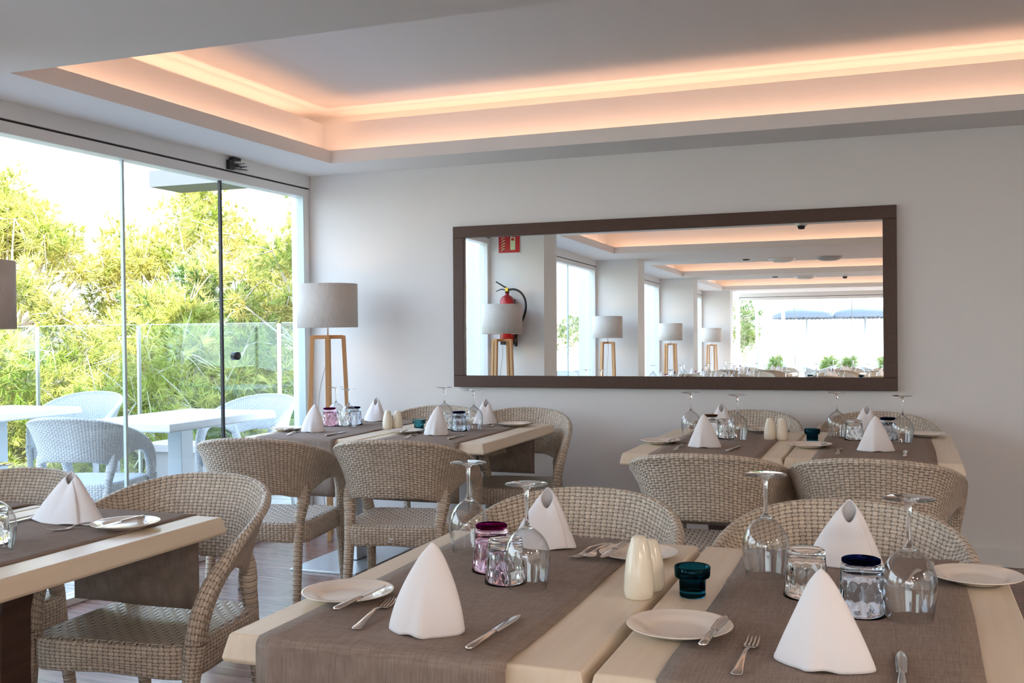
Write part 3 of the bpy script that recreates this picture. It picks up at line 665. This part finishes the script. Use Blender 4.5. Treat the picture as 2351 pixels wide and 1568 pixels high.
# left table
A = 'on the left table'
glass(-2.128, 1.955, 'cut by the left edge of the picture '+A, 1.0); plate(-2.035, 2.310, 'beside the napkin '+A)
cut(bk, -2.045, 2.395, -2.05, 2.15, S+.0145, 'steel butter knife', 'lying on the plate of the left table')
cut(fk, -2.115, 2.375, -2.19, 2.2, S+.003, 'steel dinner fork', 'between napkin and plate '+A)
nap(3, -2.262, 2.335, 176, A+', its fold turned towards us', (1.35, 1.2, 1.0))
nap(1, -2.275, 1.70, 5, 'at the near end of the left table', 1.05); tum(tcl, -2.22, 2.03, 'clear', 'in the middle of the left table')
cut(kn, -2.40, 2.44, -2.40, 2.2, S+.003, 'steel dinner knife', 'left of the napkin '+A)
# beside the window
A = 'on the table beside the floor lamp'
glass(-3.085, 5.25, 'nearest the floor lamp '+A); glass(-2.915, 5.10, 'in front of the pair '+A)
tum(tpu, -3.075, 5.16, 'purple-based', A); tum(tcl, -3.00, 5.19, 'clear', 'between the two wine glasses '+A); tum(tbl, -2.97, 5.26, 'dark blue-based', A)
plate(-3.165, 4.86, 'beside the window at the left end of the far table'); cut(bk, -3.10, 4.74, -3.12, 4.95, S+.0145, 'steel butter knife', 'lying on the plate beside the window')
cut(fk, -3.020, 4.64, -3.07, 4.86, S+.003, 'steel dinner fork', 'left of the front napkin '+A); cut(kn, -2.79, 4.64, -2.80, 4.87, S+.003, 'steel dinner knife', 'right of the front napkin '+A)
nap(0, -2.985, 4.83, 10, 'in front of the floor lamp on the window table', 1.0); nap(2, -2.965, 5.50, 184, 'at the wall side of the window table', 1.0)
cut(fk, -2.82, 5.52, -2.85, 5.32, S+.003, 'steel dinner fork', 'beside the wall side napkin '+A)
# second of the back left pair
A = 'on the table behind the badged chair'
put(ss, -2.672, 5.10, S, 0, 'short cream ceramic shaker, left of the pair on the window tables', 'shaker', 'cream ceramic shakers')
put(st_, -2.632, 5.14, S, 0, 'tall cream ceramic shaker, right of the pair on the window tables', 'shaker', 'cream ceramic shakers', (1, 1, .9))
put(tl, -2.455, 5.05, S, 0, 'pale teal glass tealight holder '+A, 'tealight holder', 'glass tealight holders')
glass(-2.43, 5.33, 'behind the front napkin '+A); glass(-2.165, 5.13, 'right of the blue tumbler '+A)
tum(tbl, -2.232, 5.08, 'dark blue-based', A); tum(tcl, -2.33, 5.17, 'clear', 'beside the blue one '+A)
plate(-2.46, 4.90, 'in front of the cream shakers of the window tables'); plate(-2.04, 5.42, 'at the far right corner of the table behind the badged chair'); plate(-2.70+.2, 5.46, 'behind the teal tealight holder '+A)
cut(bk, -2.43, 4.79, -2.47, 4.99, S+.0145, 'steel butter knife', 'on the plate before the cream shakers of the window tables')
cut(fk, -2.33, 4.64, -2.37, 4.85, S+.003, 'steel dinner fork', 'left of the front napkin '+A); cut(kn, -2.10, 4.65, -2.11, 4.88, S+.003, 'steel dinner knife', 'right of the front napkin '+A)
nap(0, -2.262, 4.85, 4, 'in front of the blue tumbler '+A, 1.0); nap(2, -2.245, 5.48, 190, 'at the wall side '+A, 1.0)
cut(fk, -2.14, 5.50, -2.16, 5.30, S+.003, 'steel dinner fork', 'beside the wall side plate '+A)
# under the mirror, left
A = "on the table under the mirror's middle"
glass(-.985, 5.10, 'left of the front napkin '+A); glass(-.737, 4.96, 'left of the cream shakers '+A)
tum(tcl, -.805, 5.06, 'clear', A); tum(tbr, -.90, 5.17, 'brown-based', 'behind the front napkin '+A)
plate(-1.065, 4.77, 'at the left front '+A); plate(-.66, 5.40, 'at the wall side, behind the cream shakers under the mirror')
cut(bk, -1.01, 4.67, -1.02, 4.86, S+.0145, 'steel butter knife', 'on the left front plate '+A)
cut(fk, -.940, 4.49, -.945, 4.70, S+.003, 'steel dinner fork', 'left of the front napkin '+A); cut(kn, -.715, 4.50, -.69, 4.73, S+.003, 'steel dinner knife', 'right of the front napkin '+A)
nap(1, -.842, 4.665, -4, 'in front '+A, 1.04); nap(2, -.895, 5.43, 178, 'at the wall side '+A, 1.0)
put(ss, -.600, 5.07, S, 0, 'short cream ceramic shaker, left of the pair under the mirror', 'shaker', 'cream ceramic shakers')
put(st_, -.545, 5.08, S, 0, 'tall cream ceramic shaker, right of the pair under the mirror', 'shaker', 'cream ceramic shakers', (1, 1, .95))
cut(spn, -.71, 5.45, -.72, 5.30, S+.013, 'steel spoon', 'on the wall side plate behind the shakers')
# under the mirror, right
A = "on the table under the mirror's right end"
glass(-.300, 5.22, 'left of the clear tumbler '+A); glass(-.004, 5.03, 'right of the front napkin '+A)
tum(tcl, -.218, 5.14, 'clear', A); tum(tbl, -.068, 5.18, 'dark blue-based', 'behind the napkin '+A)
plate(-.388, 4.78, 'at the left front '+A); plate(.10, 5.38, 'at the wall side '+A)
cut(bk, -.335, 4.70, -.335, 4.88, S+.0145, 'steel butter knife', 'on the left front plate '+A)
cut(fk, -.258, 4.52, -.262, 4.74, S+.003, 'steel dinner fork', 'left of the front napkin '+A); cut(kn, .005, 4.50, .006, 4.74, S+.003, 'steel dinner knife', 'right of the front napkin '+A)
nap(1, -.113, 4.705, 4, 'in front '+A, 1.06); nap(2, -.176, 5.42, 175, 'at the wall side '+A, 1.02)
put(td, -.400, 5.02, S, 0, 'dark teal glass tealight holder at the left '+A, 'tealight holder', 'glass tealight holders')

# ------------------------------------------------------------------ floor lamps
def make_lamp():
    t = thing('floor_lamp', 'x', 'floor lamp')
    z0, z1, r = 1.31, 1.58, .188
    MB().lathe([(r, z0), (r, z1), (r-.003, z1+.001), (r-.005, z1), (r-.005, z0), (r-.003, z0-.001)], 64, close=True).build('lamp_shade', SHADE, t, True)
    m = MB(); m.tube([(0, 0, 1.255), (0, 0, 1.40)], .005, 10); m.build('stem', STEEL, t, True)
    MB().lathe([(0, 1.40), (.018, 1.40), (.02, 1.42), (.03, 1.45), (.032, 1.47), (.02, 1.495), (0, 1.50)], 20).build('bulb', mat('warm_bulb', (1, .8, .6), .3, emit=(1, .62, .34), estr=9), t, True)
    q = .096; Q = .145
    for sx, sy in ((-1, 0), (1, 0), (0, -1), (0, 1)):
        MB().bar((sx*q, sy*q, 1.258), (sx*Q, sy*Q, .0), .026, .026).build('leg', OAK, t, bevel=.002)
    m = MB(); m.bar((-q, 0, 1.25), (q, 0, 1.25), .024, .024); m.bar((0, -q, 1.2502), (0, q, 1.2502), .024, .024); m.build('top_cross', OAK, t, bevel=.0015)
    m = MB(); m.bar((-Q+.006, 0, .09), (Q-.006, 0, .09), .022, .03); m.bar((0, -Q+.006, .0902), (0, Q-.006, .0902), .022, .03); m.build('foot_cross', OAK, t, bevel=.0015)
    pts = [(.0, -.004, 1.30), (-.004, -.012, 1.24), (-.01, -.02, 1.1), (-.045, -.04, .95), (-.06, -.05, .8), (-.05, -.05, .5), (-.02, -.06, .1), (.02, -.12, .006)]
    P = [catmull(pts, k/30) for k in range(31)]
    MB().tube(P, .0022, 6).build('cord', WIRE, t, True)
    return t
lamp = make_lamp(); lamp.location = (-3.36, 5.63, 0); lamp.rotation_euler = (0, 0, R(28)); lamp['label'] = 'floor lamp with grey drum shade and oak legs in the far corner by the window'; lamp['group'] = 'oak floor lamps'
for y, l, rz in ((3.05, 'floor lamp with grey drum shade cut by the left edge of the picture', 12), (-.60, 'second floor lamp in the mirror, by the pillar right of the extinguisher', 25), (-4.35, 'third floor lamp reflected in the mirror', 20), (-8.15, 'farthest and smallest floor lamp reflected in the mirror', 18)):
    dup(lamp, (-3.465, y, 0), R(rz), l, 'oak floor lamps')

# ------------------------------------------------------------------ extinguisher and sign on the first pillar
ex = thing('fire_extinguisher', 'red fire extinguisher with black hose on the pillar, reflected in the mirror', 'fire extinguisher', (-3.50, 2.825, 1.245))
MB().lathe([(0, 0), (.066, 0), (.07, .008), (.07, .36), (.066, .39), (.052, .415), (.03, .43), (.018, .436), (.018, .455), (0, .456)], 40).build('cylinder', RED, ex, True)
MB().lathe([(.0712, .26), (.0712, .345)], 40).build('label_band', mat('label_print', (.38, .03, .03), .3), ex, True)
for k, (a, b) in enumerate(((-.04, .30), (-.028, .30), (-.016, .30), (-.002, .30), (.012, .30), (.03, .312))):
    pass
tx2 = None #bpy.data.curves.new('printed_line', 'FONT'); tx2.body = 'extintor'; tx2.size = .026; tx2.align_x = 'CENTER'; tx2.extrude = .0003; tx2.materials.append(WHITEP)
m = MB().lathe([(0, .455), (.02, .455), (.022, .48), (.014, .50), (0, .50)], 20); m.build('valve', BLACK, ex, True)
MB().bar((0, 0, .498), (-.115, 0, .565), .018, .012, .012, .006).build('lever', BLACK, ex, bevel=.002)
MB().bar((0, 0, .482), (-.06, 0, .492), .016, .012).bar((-.06, 0, .492), (-.115, 0, .472), .015, .01, .01, .006).build('carry_handle', BLACK, ex, bevel=.002)
MB().box(-.014, .016, .014, .024, .47, .505).build('safety_tag', YEL, ex, bevel=.003)
pts = [(.015, 0, .485), (.07, 0, .488), (.13, 0, .462), (.175, 0, .40), (.188, 0, .32), (.172, 0, .24), (.135, 0, .16), (.10, 0, .08), (.088, 0, .02)]
MB().tube([catmull(pts, k/40) for k in range(41)], .0105, 12).build('hose', BLACK, ex, True)
MB().tube([(.088, 0, .03), (.086, 0, -.05)], [.013, .017], 12).build('nozzle', BLACK, ex, True)
MB().box(-.05, .05, -.088, -.06, -.03, .40).box(-.06, .06, -.085, .03, -.035, -.004).build('bracket', BLACK, ex, bevel=.002)
sg = thing('fire_sign', 'red square fire extinguisher sign on the pillar, reflected in the mirror', 'sign', (-3.508, 2.742, 2.085))
MB().box(-.112, .112, 0, .004, 0, .224).build('border', WHITEP, sg)
MB().box(-.108, .108, .004, .0055, .004, .220).build('board', REDS, sg)
m = MB(); m.box(.012, .062, .0055, .0065, .03, .15); m.box(.018, .028, .0055, .0065, .15, .175); m.build('extinguisher_symbol', GLOWG, sg)
m = MB().box(.022, .052, .0065, .0072, .118, .142); m.build('symbol_label', REDS, sg)
m = MB()
for k in range(6):
    z = .028+k*.026; w_ = .05-abs(k-2)*.004
    P = []
    for q in range(9):
        u = q/8; x = -.085+w_*u*1.05; c = .016*math.sin(u*PI*.9)+.018*u*u; th_ = .009*math.sin(PI*min(1, u*1.0+.04))+.0008
        P += [(x, .0055, z-.5*th_+c-.008), (x, .0065, z-.5*th_+c-.008), (x, .0065, z+.5*th_+c-.008), (x, .0055, z+.5*th_+c-.008)]
    m.grid(P, 9, 4, closev=True)
m.build('flame_symbol', GLOWG, sg)

# ------------------------------------------------------------------ ceiling fixtures (seen in the mirror) and added unseen fill lights
LAMPM = mat('lamp_diffuser', (.85, .85, .85), .4, emit=(1, .8, .6), estr=1.2)
def dome(x, y, r, label, m_, power=0):
    if power:
        l = bpy.data.lights.new('fill_light', 'AREA'); l.shape = 'DISK'; l.size = 2*r; l.energy = power; l.color = (1, .88, .76); q = bpy.data.objects.new('fill_light', l); COL.objects.link(q); q.location = (x, y, ZC-.058)
    o = MB().lathe([(0, -.05), (r*.55, -.045), (r*.85, -.028), (r, -.006), (r, 0), (0, 0)], 40).build('ceiling_light', m_, None, True); o.location = (x, y, ZC); return tag(o, label, 'ceiling light')
dome(-1.44, -1.62, .17, 'pale round ceiling light in the mirror, left of the grey one', WHITEP); dome(-.86, -1.60, .17, 'grey round ceiling speaker in the mirror, right of the pale light', mat('grey_plastic', (.45, .46, .47), .5))
dome(-1.44, -5.0, .17, 'farther pale round ceiling light reflected in the mirror', WHITEP)
for k, (x, y) in enumerate(((1.1, -1.62), (2.6, -1.62), (1.1, -5.0), (2.6, -5.0), (3.28, .9))):
    dome(x, y, .15 if k < 6 else .10, 'added unseen fill light dome on the ceiling, %s of five' % ('first', 'second', 'third', 'fourth', 'fifth')[k], WHITEP, 15)  # fill lights added out of view to brighten and warm the room
for (x, y, l) in ((-1.88, -1.55, 'small dark ceiling sensor left of the pale light in the mirror'), (-1.90, -4.95, 'farther small dark ceiling sensor in the mirror')):
    o = MB().lathe([(0, -.012), (.04, -.012), (.05, 0), (0, 0)], 24).build('ceiling_sensor', BLACK, None, True); o.location = (x, y, ZC); tag(o, l, 'sensor')
for (x, y, l) in ((-.87, 2.08, 'smoke detector on the ceiling at the top edge of the mirror image'), (-.84, -5.0, 'smoke detector beside the farther pale ceiling light in the mirror')):
    t = thing('smoke_detector', l, 'smoke detector', (x, y, ZC)); MB().lathe([(0, -.022), (.05, -.022), (.055, -.004), (.055, 0), (0, 0)], 32).build('base', WHITEP, t, True)
    MB().lathe([(0, -.056), (.026, -.052), (.034, -.036), (.034, -.022), (0, -.022)], 24, mod=lambda a, z, j: 1-.15*(math.sin(a*8) > 0)).build('sensor_head', BLACK, t)

# ------------------------------------------------------------------ tables behind the viewer, seen in the mirror
rows = [(-3.1, 'second'), (-6.9, 'third'), (-1.1, 'first')]
for yi, rn in rows:
    for xi, side in ((-2.80, 'window-side'), (-2.12, 'inner window-side'), (-.95, 'middle'), (-.27, 'inner middle')):
        if rn == 'first' and side in ('middle', 'inner middle'): continue
        at = 'of the %s %s table in the mirror' % (rn, side)
        y0 = yi-.5
        make_table('dining_table', 'whitewashed table, %s row and %s, reflected in the mirror' % (rn, side), xi-.33, y0, .66, 1.0, 'tables reflected in the mirror')
        make_runner(xi-.24, xi+.24, y0, y0+1.0, 'taupe runner '+at)
        glass(xi-.18, yi+.10, 'on the left '+at); glass(xi+.14, yi-.12, 'on the right '+at)
        tum(tbl if side == 'middle' else tpu if side == 'window-side' else tcl, xi-.04, yi+.02, {'middle': 'blue-based', 'window-side': 'purple-based'}.get(side, 'clear'), 'in the centre '+at)
        nap(0, xi, yi+.33, 180, 'at the near end '+at); nap(2, xi+.02, yi-.33, 0, 'at the far end '+at)
        put(td, xi-.27, yi, S, 0, 'dark tealight holder at the edge '+at, 'tealight holder', 'glass tealight holders')
        ch(xi, yi+.93, 180, 'beige wicker armchair at the mirror side '+at); ch(xi, yi-.93, 0, 'beige wicker armchair at the far side '+at)
for xi, y0 in ((-2.90, 1.9),):
    glass(-2.78, 2.12, 'on the far left table beyond the folded napkin'); glass(-2.98, 1.95, 'at the window side of the table beyond the left table')

# ------------------------------------------------------------------ balcony
struct(MB().box(-8.4, XW-.02, YE-8, 7.3, -.14, -.02).build('floor', DECK))
struct(MB().box(XW-.02, 9, YE-9, YE-.1, -.14, -.02).build('floor', DECK))
def railing(label, pts, posts):
    t = thing('glass_railing', label, 'railing', (pts[0][0], pts[0][1], -.02)); bx, by = pts[0]
    for (a, b) in zip(posts[:-1], posts[1:]):
        ax, ay = a[0]-bx, a[1]-by; cx, cy = b[0]-bx, b[1]-by; d = Vector((cx-ax, cy-ay, 0)).normalized()
        n = Vector((-d.y, d.x, 0))*.005; p, q = Vector((ax, ay, .06))+d*.03, Vector((cx, cy, .06))-d*.03; h = Vector((0, 0, 1.32))
        MB().add([p-n, q-n, q+n, p+n, p-n+h, q-n+h, q+n+h, p+n+h], [(0,3,2,1),(4,5,6,7),(0,1,5,4),(1,2,6,5),(2,3,7,6),(3,0,4,7)]).build('glass_panel', PANEG, t)
        MB().bar(p+h+Vector((0, 0, .002)), q+h+Vector((0, 0, .002)), .012, .005).build('panel_edge', EDGE, t)
    for a in posts: MB().bar((a[0]-bx, a[1]-by, 0), (a[0]-bx, a[1]-by, 1.375), .022, .03).build('post', STEEL, t)
railing('glass balcony railing with slim metal posts in front of the pines', [(-4.0, 7.2)], [(-3.95, 7.2), (-4.754, 7.2), (-6.169, 7.2), (-7.302, 7.2), (-8.35, 7.2)])
railing('glass railing along the outer edge of the balcony', [(-8.35, 7.1)], [(-8.35, 7.1-1.6*k) for k in range(11)])
make_table('balcony_table', 'white table on the balcony nearest the lamp, between two white armchairs', -4.83, 5.05, .72, 1.10, 'white balcony tables', TOPWHITE, LEGWHITE)
make_table('balcony_table', 'white table at the left edge of the balcony', -6.52, 5.22, .70, .92, 'white balcony tables', TOPWHITE, LEGWHITE)
ch(-4.48, 4.80, 14, 'white wicker armchair seen from behind through the middle pane', True)
ch(-4.42, 6.30, 182, 'white wicker armchair facing us behind the balcony table by the railing', True)
ch(-6.02, 6.33, 196, 'white wicker armchair at the left balcony table', True)
ch(-6.10, 4.55, 0, 'white wicker armchair on the near side of the left balcony table', True)
for k, (x, y) in enumerate(((-5.3, .9), (-5.3, -2.9), (-5.3, -6.6))):
    nm = ('second', 'third', 'fourth')[k]
    make_table('balcony_table', 'white balcony table outside the %s window, seen in the mirror' % nm, x-.35, y-.5, .7, 1.0, 'white balcony tables', TOPWHITE, LEGWHITE)
    ch(x+.1, y+.95, 180, 'white wicker armchair, mirror side of the table outside the %s window' % nm, True); ch(x+.1, y-.95, 0, 'white wicker armchair, far side of the table outside the %s window' % nm, True)
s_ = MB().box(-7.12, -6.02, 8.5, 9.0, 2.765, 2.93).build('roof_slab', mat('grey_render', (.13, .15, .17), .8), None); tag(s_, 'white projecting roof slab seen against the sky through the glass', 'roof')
# low bench step behind the balcony table
b_ = thing('garden_bench', 'low grey bench by the railing behind the balcony table', 'bench', (-5.2, 6.85, -.02)); MB().box(-.55, .55, -.16, .16, .36, .42).build('seat', mat('grey_wood', (.55, .52, .50), .7), b_, bevel=.005); MB().box(-.5, .5, -.12, .12, 0, .36).build('base', mat('grey_base', (.42, .41, .40), .7), b_)

# ------------------------------------------------------------------ trees
def needles(centers, rad, ntuft, nn, length, width, up_bias=.35):
    C = np.array(centers); n = len(C); T = n*ntuft
    ntuft = int(ntuft*1.25); T = n*ntuft; c = np.repeat(C, ntuft, 0); r = np.repeat(np.array(rad), ntuft)
    d = RNG.normal(size=(T, 3)); d /= np.linalg.norm(d, axis=1)[:, None]; rr = r*(RNG.random(T)**.45)
    tp = c+d*rr[:, None]*np.array([1, 1, .75]); ax = d*.8+np.array([0, 0, up_bias])+RNG.normal(size=(T, 3))*.35; ax /= np.linalg.norm(ax, axis=1)[:, None]
    tp = np.repeat(tp, nn, 0); ax = np.repeat(ax, nn, 0); N = len(tp)
    nd = ax+RNG.normal(size=(N, 3))*.55; nd /= np.linalg.norm(nd, axis=1)[:, None]
    sd = np.cross(nd, RNG.normal(size=(N, 3))); sd /= np.linalg.norm(sd, axis=1)[:, None]
    L = length*(.6+.6*RNG.random(N))[:, None]; b = tp
    v = np.stack([b-sd*width/2, b+sd*width/2, b+nd*L+sd*width*.15, b+nd*L-sd*width*.15], 1).reshape(-1, 3)
    return v, N
def quads(name, v, N, m, parent):
    me = bpy.data.meshes.new(name); me.vertices.add(len(v)); me.vertices.foreach_set('co', v.astype(np.float32).ravel())
    me.loops.add(4*N); me.loops.foreach_set('vertex_index', np.arange(4*N, dtype=np.int32)); me.polygons.add(N)
    me.polygons.foreach_set('loop_start', np.arange(0, 4*N, 4, dtype=np.int32)); me.polygons.foreach_set('loop_total', np.full(N, 4, dtype=np.int32)); me.update(calc_edges=True); me.validate()
    me.materials.append(m); o = bpy.data.objects.new(name, me); COL.objects.link(o); o.parent = parent; return o
def tree(name, label, x, y, ztop, r, h, m, nclump=46, base=-3.2, ntuft=34, nn=13, length=.125, width=.0095, group='pines beyond the balcony', cr=.30, cat='tree'):
    t = thing(name, label, cat, (x, y, base), 0, group); zc = ztop-h/2-base; cs, rs = [], []
    for k in range(nclump):
        a = RNG.random()*2*PI; u = RNG.random()*2-.85; q = math.sqrt(max(0, 1-u*u)); s = .70+.28*RNG.random()
        cs.append((r*s*q*math.cos(a), r*s*q*math.sin(a), zc+h/2*s*u*.93)); rs.append(cr*(.7+.6*RNG.random()))
    v, N = needles(cs, rs, ntuft, nn, length, width); quads('foliage', v, N, m, t)
    m_ = MB(); m_.tube([(0, 0, 0), (.05*r, 0, zc*.5), (0, .05*r, zc+h*.2)], [.13*r**.5, .10*r**.5, .03], 10); m_.build('trunk', CARB, t, True)
    m_ = MB()
    for (cx, cy, cz) in cs:
        z0 = max(.3, min(zc+h*.1, cz-.35*r-.2)); p = Vector((0, 0, z0)); e = Vector((cx, cy, cz)); mid = (p+e)/2+Vector((0, 0, -.12*r+.1*RNG.random()))
        m_.tube([p, mid, e], [.028, .018, .009], 5, False)
        for q in range(4):
            dd = Vector(RNG.normal(size=3)).normalized()*(.32+.2*RNG.random())*(cr/.3); m_.tube([e, e+dd*.5+Vector((0, 0, .03)), e+dd], [.008, .006, .003], 4, False)
    m_.build('branches', TWIG, t, True)
    return t
tree('pine_tree', 'tall sunlit yellow-green pine at the left edge behind the balcony', -9.6, 9.0, 2.95, 1.75, 4.2, LEAFY, 142, ntuft=49)
tree('pine_tree', 'sunlit pine with pale bare branches behind the left pane joint', -8.6, 11.2, 3.20, 1.7, 4.4, LEAFY, 135, ntuft=46)
tree('pine_tree', 'broad sunlit pine left of the dark pane joint', -6.35, 10.4, 2.80, 1.15, 4.0, LEAFY, 105, ntuft=46)
tree('pine_tree', 'narrow pine crown showing between the dark joint and the window edge', -5.95, 12.1, 2.62, .72, 3.6, LEAFY, 57, ntuft=44)
tree('pine_tree', 'sunlit pine rising beside the window end post', -4.75, 11.6, 2.42, .78, 3.8, LEAFY, 66, ntuft=44)
tree('green_pine', 'darker green pine beside the floor lamp shade', -4.25, 9.5, 1.85, .60, 2.2, LEAFG, 54, ntuft=52)
tree('pine_tree', 'low sunlit pine right behind the railing at the left', -8.9, 8.1, 1.55, 1.35, 3.2, LEAFY, 105, ntuft=46)
tree('pine_tree', 'low sunlit pine behind the middle railing panel', -7.0, 8.9, 1.65, 1.3, 3.3, LEAFY, 99, ntuft=46)
tree('pine_tree', 'pale low pine behind the right railing panel', -5.2, 9.2, 1.45, 1.15, 3.0, LEAFY, 90, ntuft=46)
tree('green_pine', 'dark green hollow-looking pine between the two left crowns', -7.9, 10.2, 2.1, 1.1, 3.6, LEAFG, 60, ntuft=39)
tree('green_shrub', 'low green shrub at the right end of the railing', -4.55, 8.2, .95, .55, 1.6, LEAFG, 39, ntuft=52, cat='shrub')
tree('pine_tree', 'low sunlit pine far left below the railing', -10.6, 7.3, 1.3, 1.3, 3.0, LEAFY, 75, ntuft=41)
tree('pine_tree', 'pine reflected at the left end of the mirror', -10.2, 3.6, 2.2, 1.3, 3.6, LEAFY, 75, ntuft=41)
for k, (x, y, zt, rr, hh, l) in enumerate(((-9.4, -10.2, 2.75, 1.1, 2.6, 'sunlit tree in the leftmost strip of the mirror'), (-7.4, -12.4, 1.95, .75, .9, 'shrub in the mirror behind the window beside the extinguisher pillar'), (-3.75, -14.4, 2.35, .42, 1.3, 'thin tree in the mirror at the left edge of the end glass'))):
    tree('terrace_shrub', l, x, y, zt, rr, hh, (LEAFY if k == 0 else SHRUB), 24, base=-.02, ntuft=22, group='shrubs reflected in the mirror', cat='shrub')
m, t_, b = new_mat('dry_hillside'); n = t_.nodes.new('ShaderNodeTexNoise'); n.inputs['Scale'].default_value = 1.3; n.inputs['Detail'].default_value = 9; c = t_.nodes.new('ShaderNodeTexCoord'); t_.links.new(c.outputs['Object'], n.inputs['Vector'])
r_ = t_.nodes.new('ShaderNodeValToRGB'); r_.color_ramp.elements[0].position = .42; r_.color_ramp.elements[0].color = (.16, .14, .06, 1); r_.color_ramp.elements[1].position = .55; r_.color_ramp.elements[1].color = (.62, .46, .26, 1)
t_.links.new(n.outputs['Fac'], r_.inputs[0]); t_.links.new(r_.outputs[0], b.inputs['Base Color']); b.inputs['Roughness'].default_value = .95
GX, GY = 60, 60; P = []
for i in range(GX):
    for j in range(GY):
        x = -46+44*i/(GX-1); y = -40+80*j/(GY-1); d = max(0, y-7.4)*.12+max(0, -x-8.6)*.05
        P.append((x, y, -2.4+min(2.6, d)+.12*math.sin(x*1.7)*math.sin(y*1.3)))
struct(MB().grid(P, GX, GY).build('ground', m, None, True))

# ------------------------------------------------------------------ terrace beyond the end glass wall
def parasol(x, y, label):
    t = thing('parasol', label, 'parasol', (x, y, -.02), 0, 'pale parasols in the mirror')
    n = 8; P = []; R0 = .90
    for (rr, z) in ((.02, 2.42), (.3, 2.34), (.6, 2.24), (R0, 2.10)):
        for k in range(64): a = 2*PI*k/64; sg_ = 1-.035*abs(math.sin(a*n/2)); P.append((rr*sg_*math.cos(a), rr*sg_*math.sin(a), z))
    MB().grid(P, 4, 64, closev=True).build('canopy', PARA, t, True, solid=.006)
    P = []
    for (dz, rr) in ((0, R0), (-.05, R0+.006), (-.10, R0+.006)):
        for k in range(128): a = 2*PI*k/128; sg_ = 1-.035*abs(math.sin(a*n/2)); P.append((rr*sg_*math.cos(a), rr*sg_*math.sin(a), 2.10+dz+(.035*(1-abs(math.sin(a*24))) if dz == -.10 else 0)))
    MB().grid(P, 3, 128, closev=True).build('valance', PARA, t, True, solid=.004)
    MB().tube([(0, 0, .05), (0, 0, 2.46)], .022, 12).build('pole', LEGWHITE, t, True); MB().lathe([(0, 0), (.28, 0), (.28, .05), (.05, .08), (0, .08)], 24).build('base', LEGWHITE, t, True)
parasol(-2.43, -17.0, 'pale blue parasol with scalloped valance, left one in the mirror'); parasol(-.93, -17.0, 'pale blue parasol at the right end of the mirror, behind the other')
MB2 = MB().tube([(-3.0, -11.3, -.02), (-3.02, -11.3, 2.6)], .035, 14).build('terrace_post', LEGWHITE, None, True); tag(MB2, 'slim white terrace post, left one in the mirror', 'post', 'terrace posts')
MB2 = MB().tube([(-2.42, -11.6, -.02), (-2.50, -11.6, 2.55)], .04, 14).build('terrace_post', LEGWHITE, None, True); tag(MB2, 'slanting white terrace post next to the parasol in the mirror', 'post', 'terrace posts')
for k, (x, y, h_, l) in enumerate(((-2.75, -12.2, .42, 'small potted plant between the terrace posts in the mirror'), (-1.55, -12.6, .45, 'potted plant right of the parasol pole in the mirror'), (-1.15, -12.9, .5, 'second potted plant right of the parasol pole in the mirror'), (-.35, -12.3, .5, 'potted plant at the right end of the mirror'))):
    t = thing('potted_plant', l, 'potted plant', (x, y, -.02), 0, 'terrace plants in the mirror'); MB().lathe([(0, 0), (.15, 0), (.19, .5), (.17, .5), (.14, .46), (0, .46)], 24).build('pot', WHITEP, t, True)
    v, N = needles([(RNG.normal()*.05, RNG.normal()*.05, .62+.1*q) for q in range(4)], [.14]*4, 26, 8, .16, .012); quads('foliage', v, N, SHRUB, t)
struct(MB().box(-8.4, 9, YE-9, YE-8.85, -.02, .95).build('wall_terrace', W_WALL))
for k, (x, y) in enumerate(((-2.3, -11.2), (-1.1, -11.3), (.1, -11.2))):
    nm = ('left', 'middle', 'right')[k]
    make_table('terrace_table', 'white table on the sunny terrace, %s one beyond the end glass' % nm, x-.35, y-.35, .7, .7, 'terrace furniture', TOPWHITE, LEGWHITE)
    ch(x-.62, y, -90, 'white wicker armchair left of the %s terrace table' % nm, True); ch(x+.62, y, 90, 'white wicker armchair right of the %s terrace table' % nm, True)
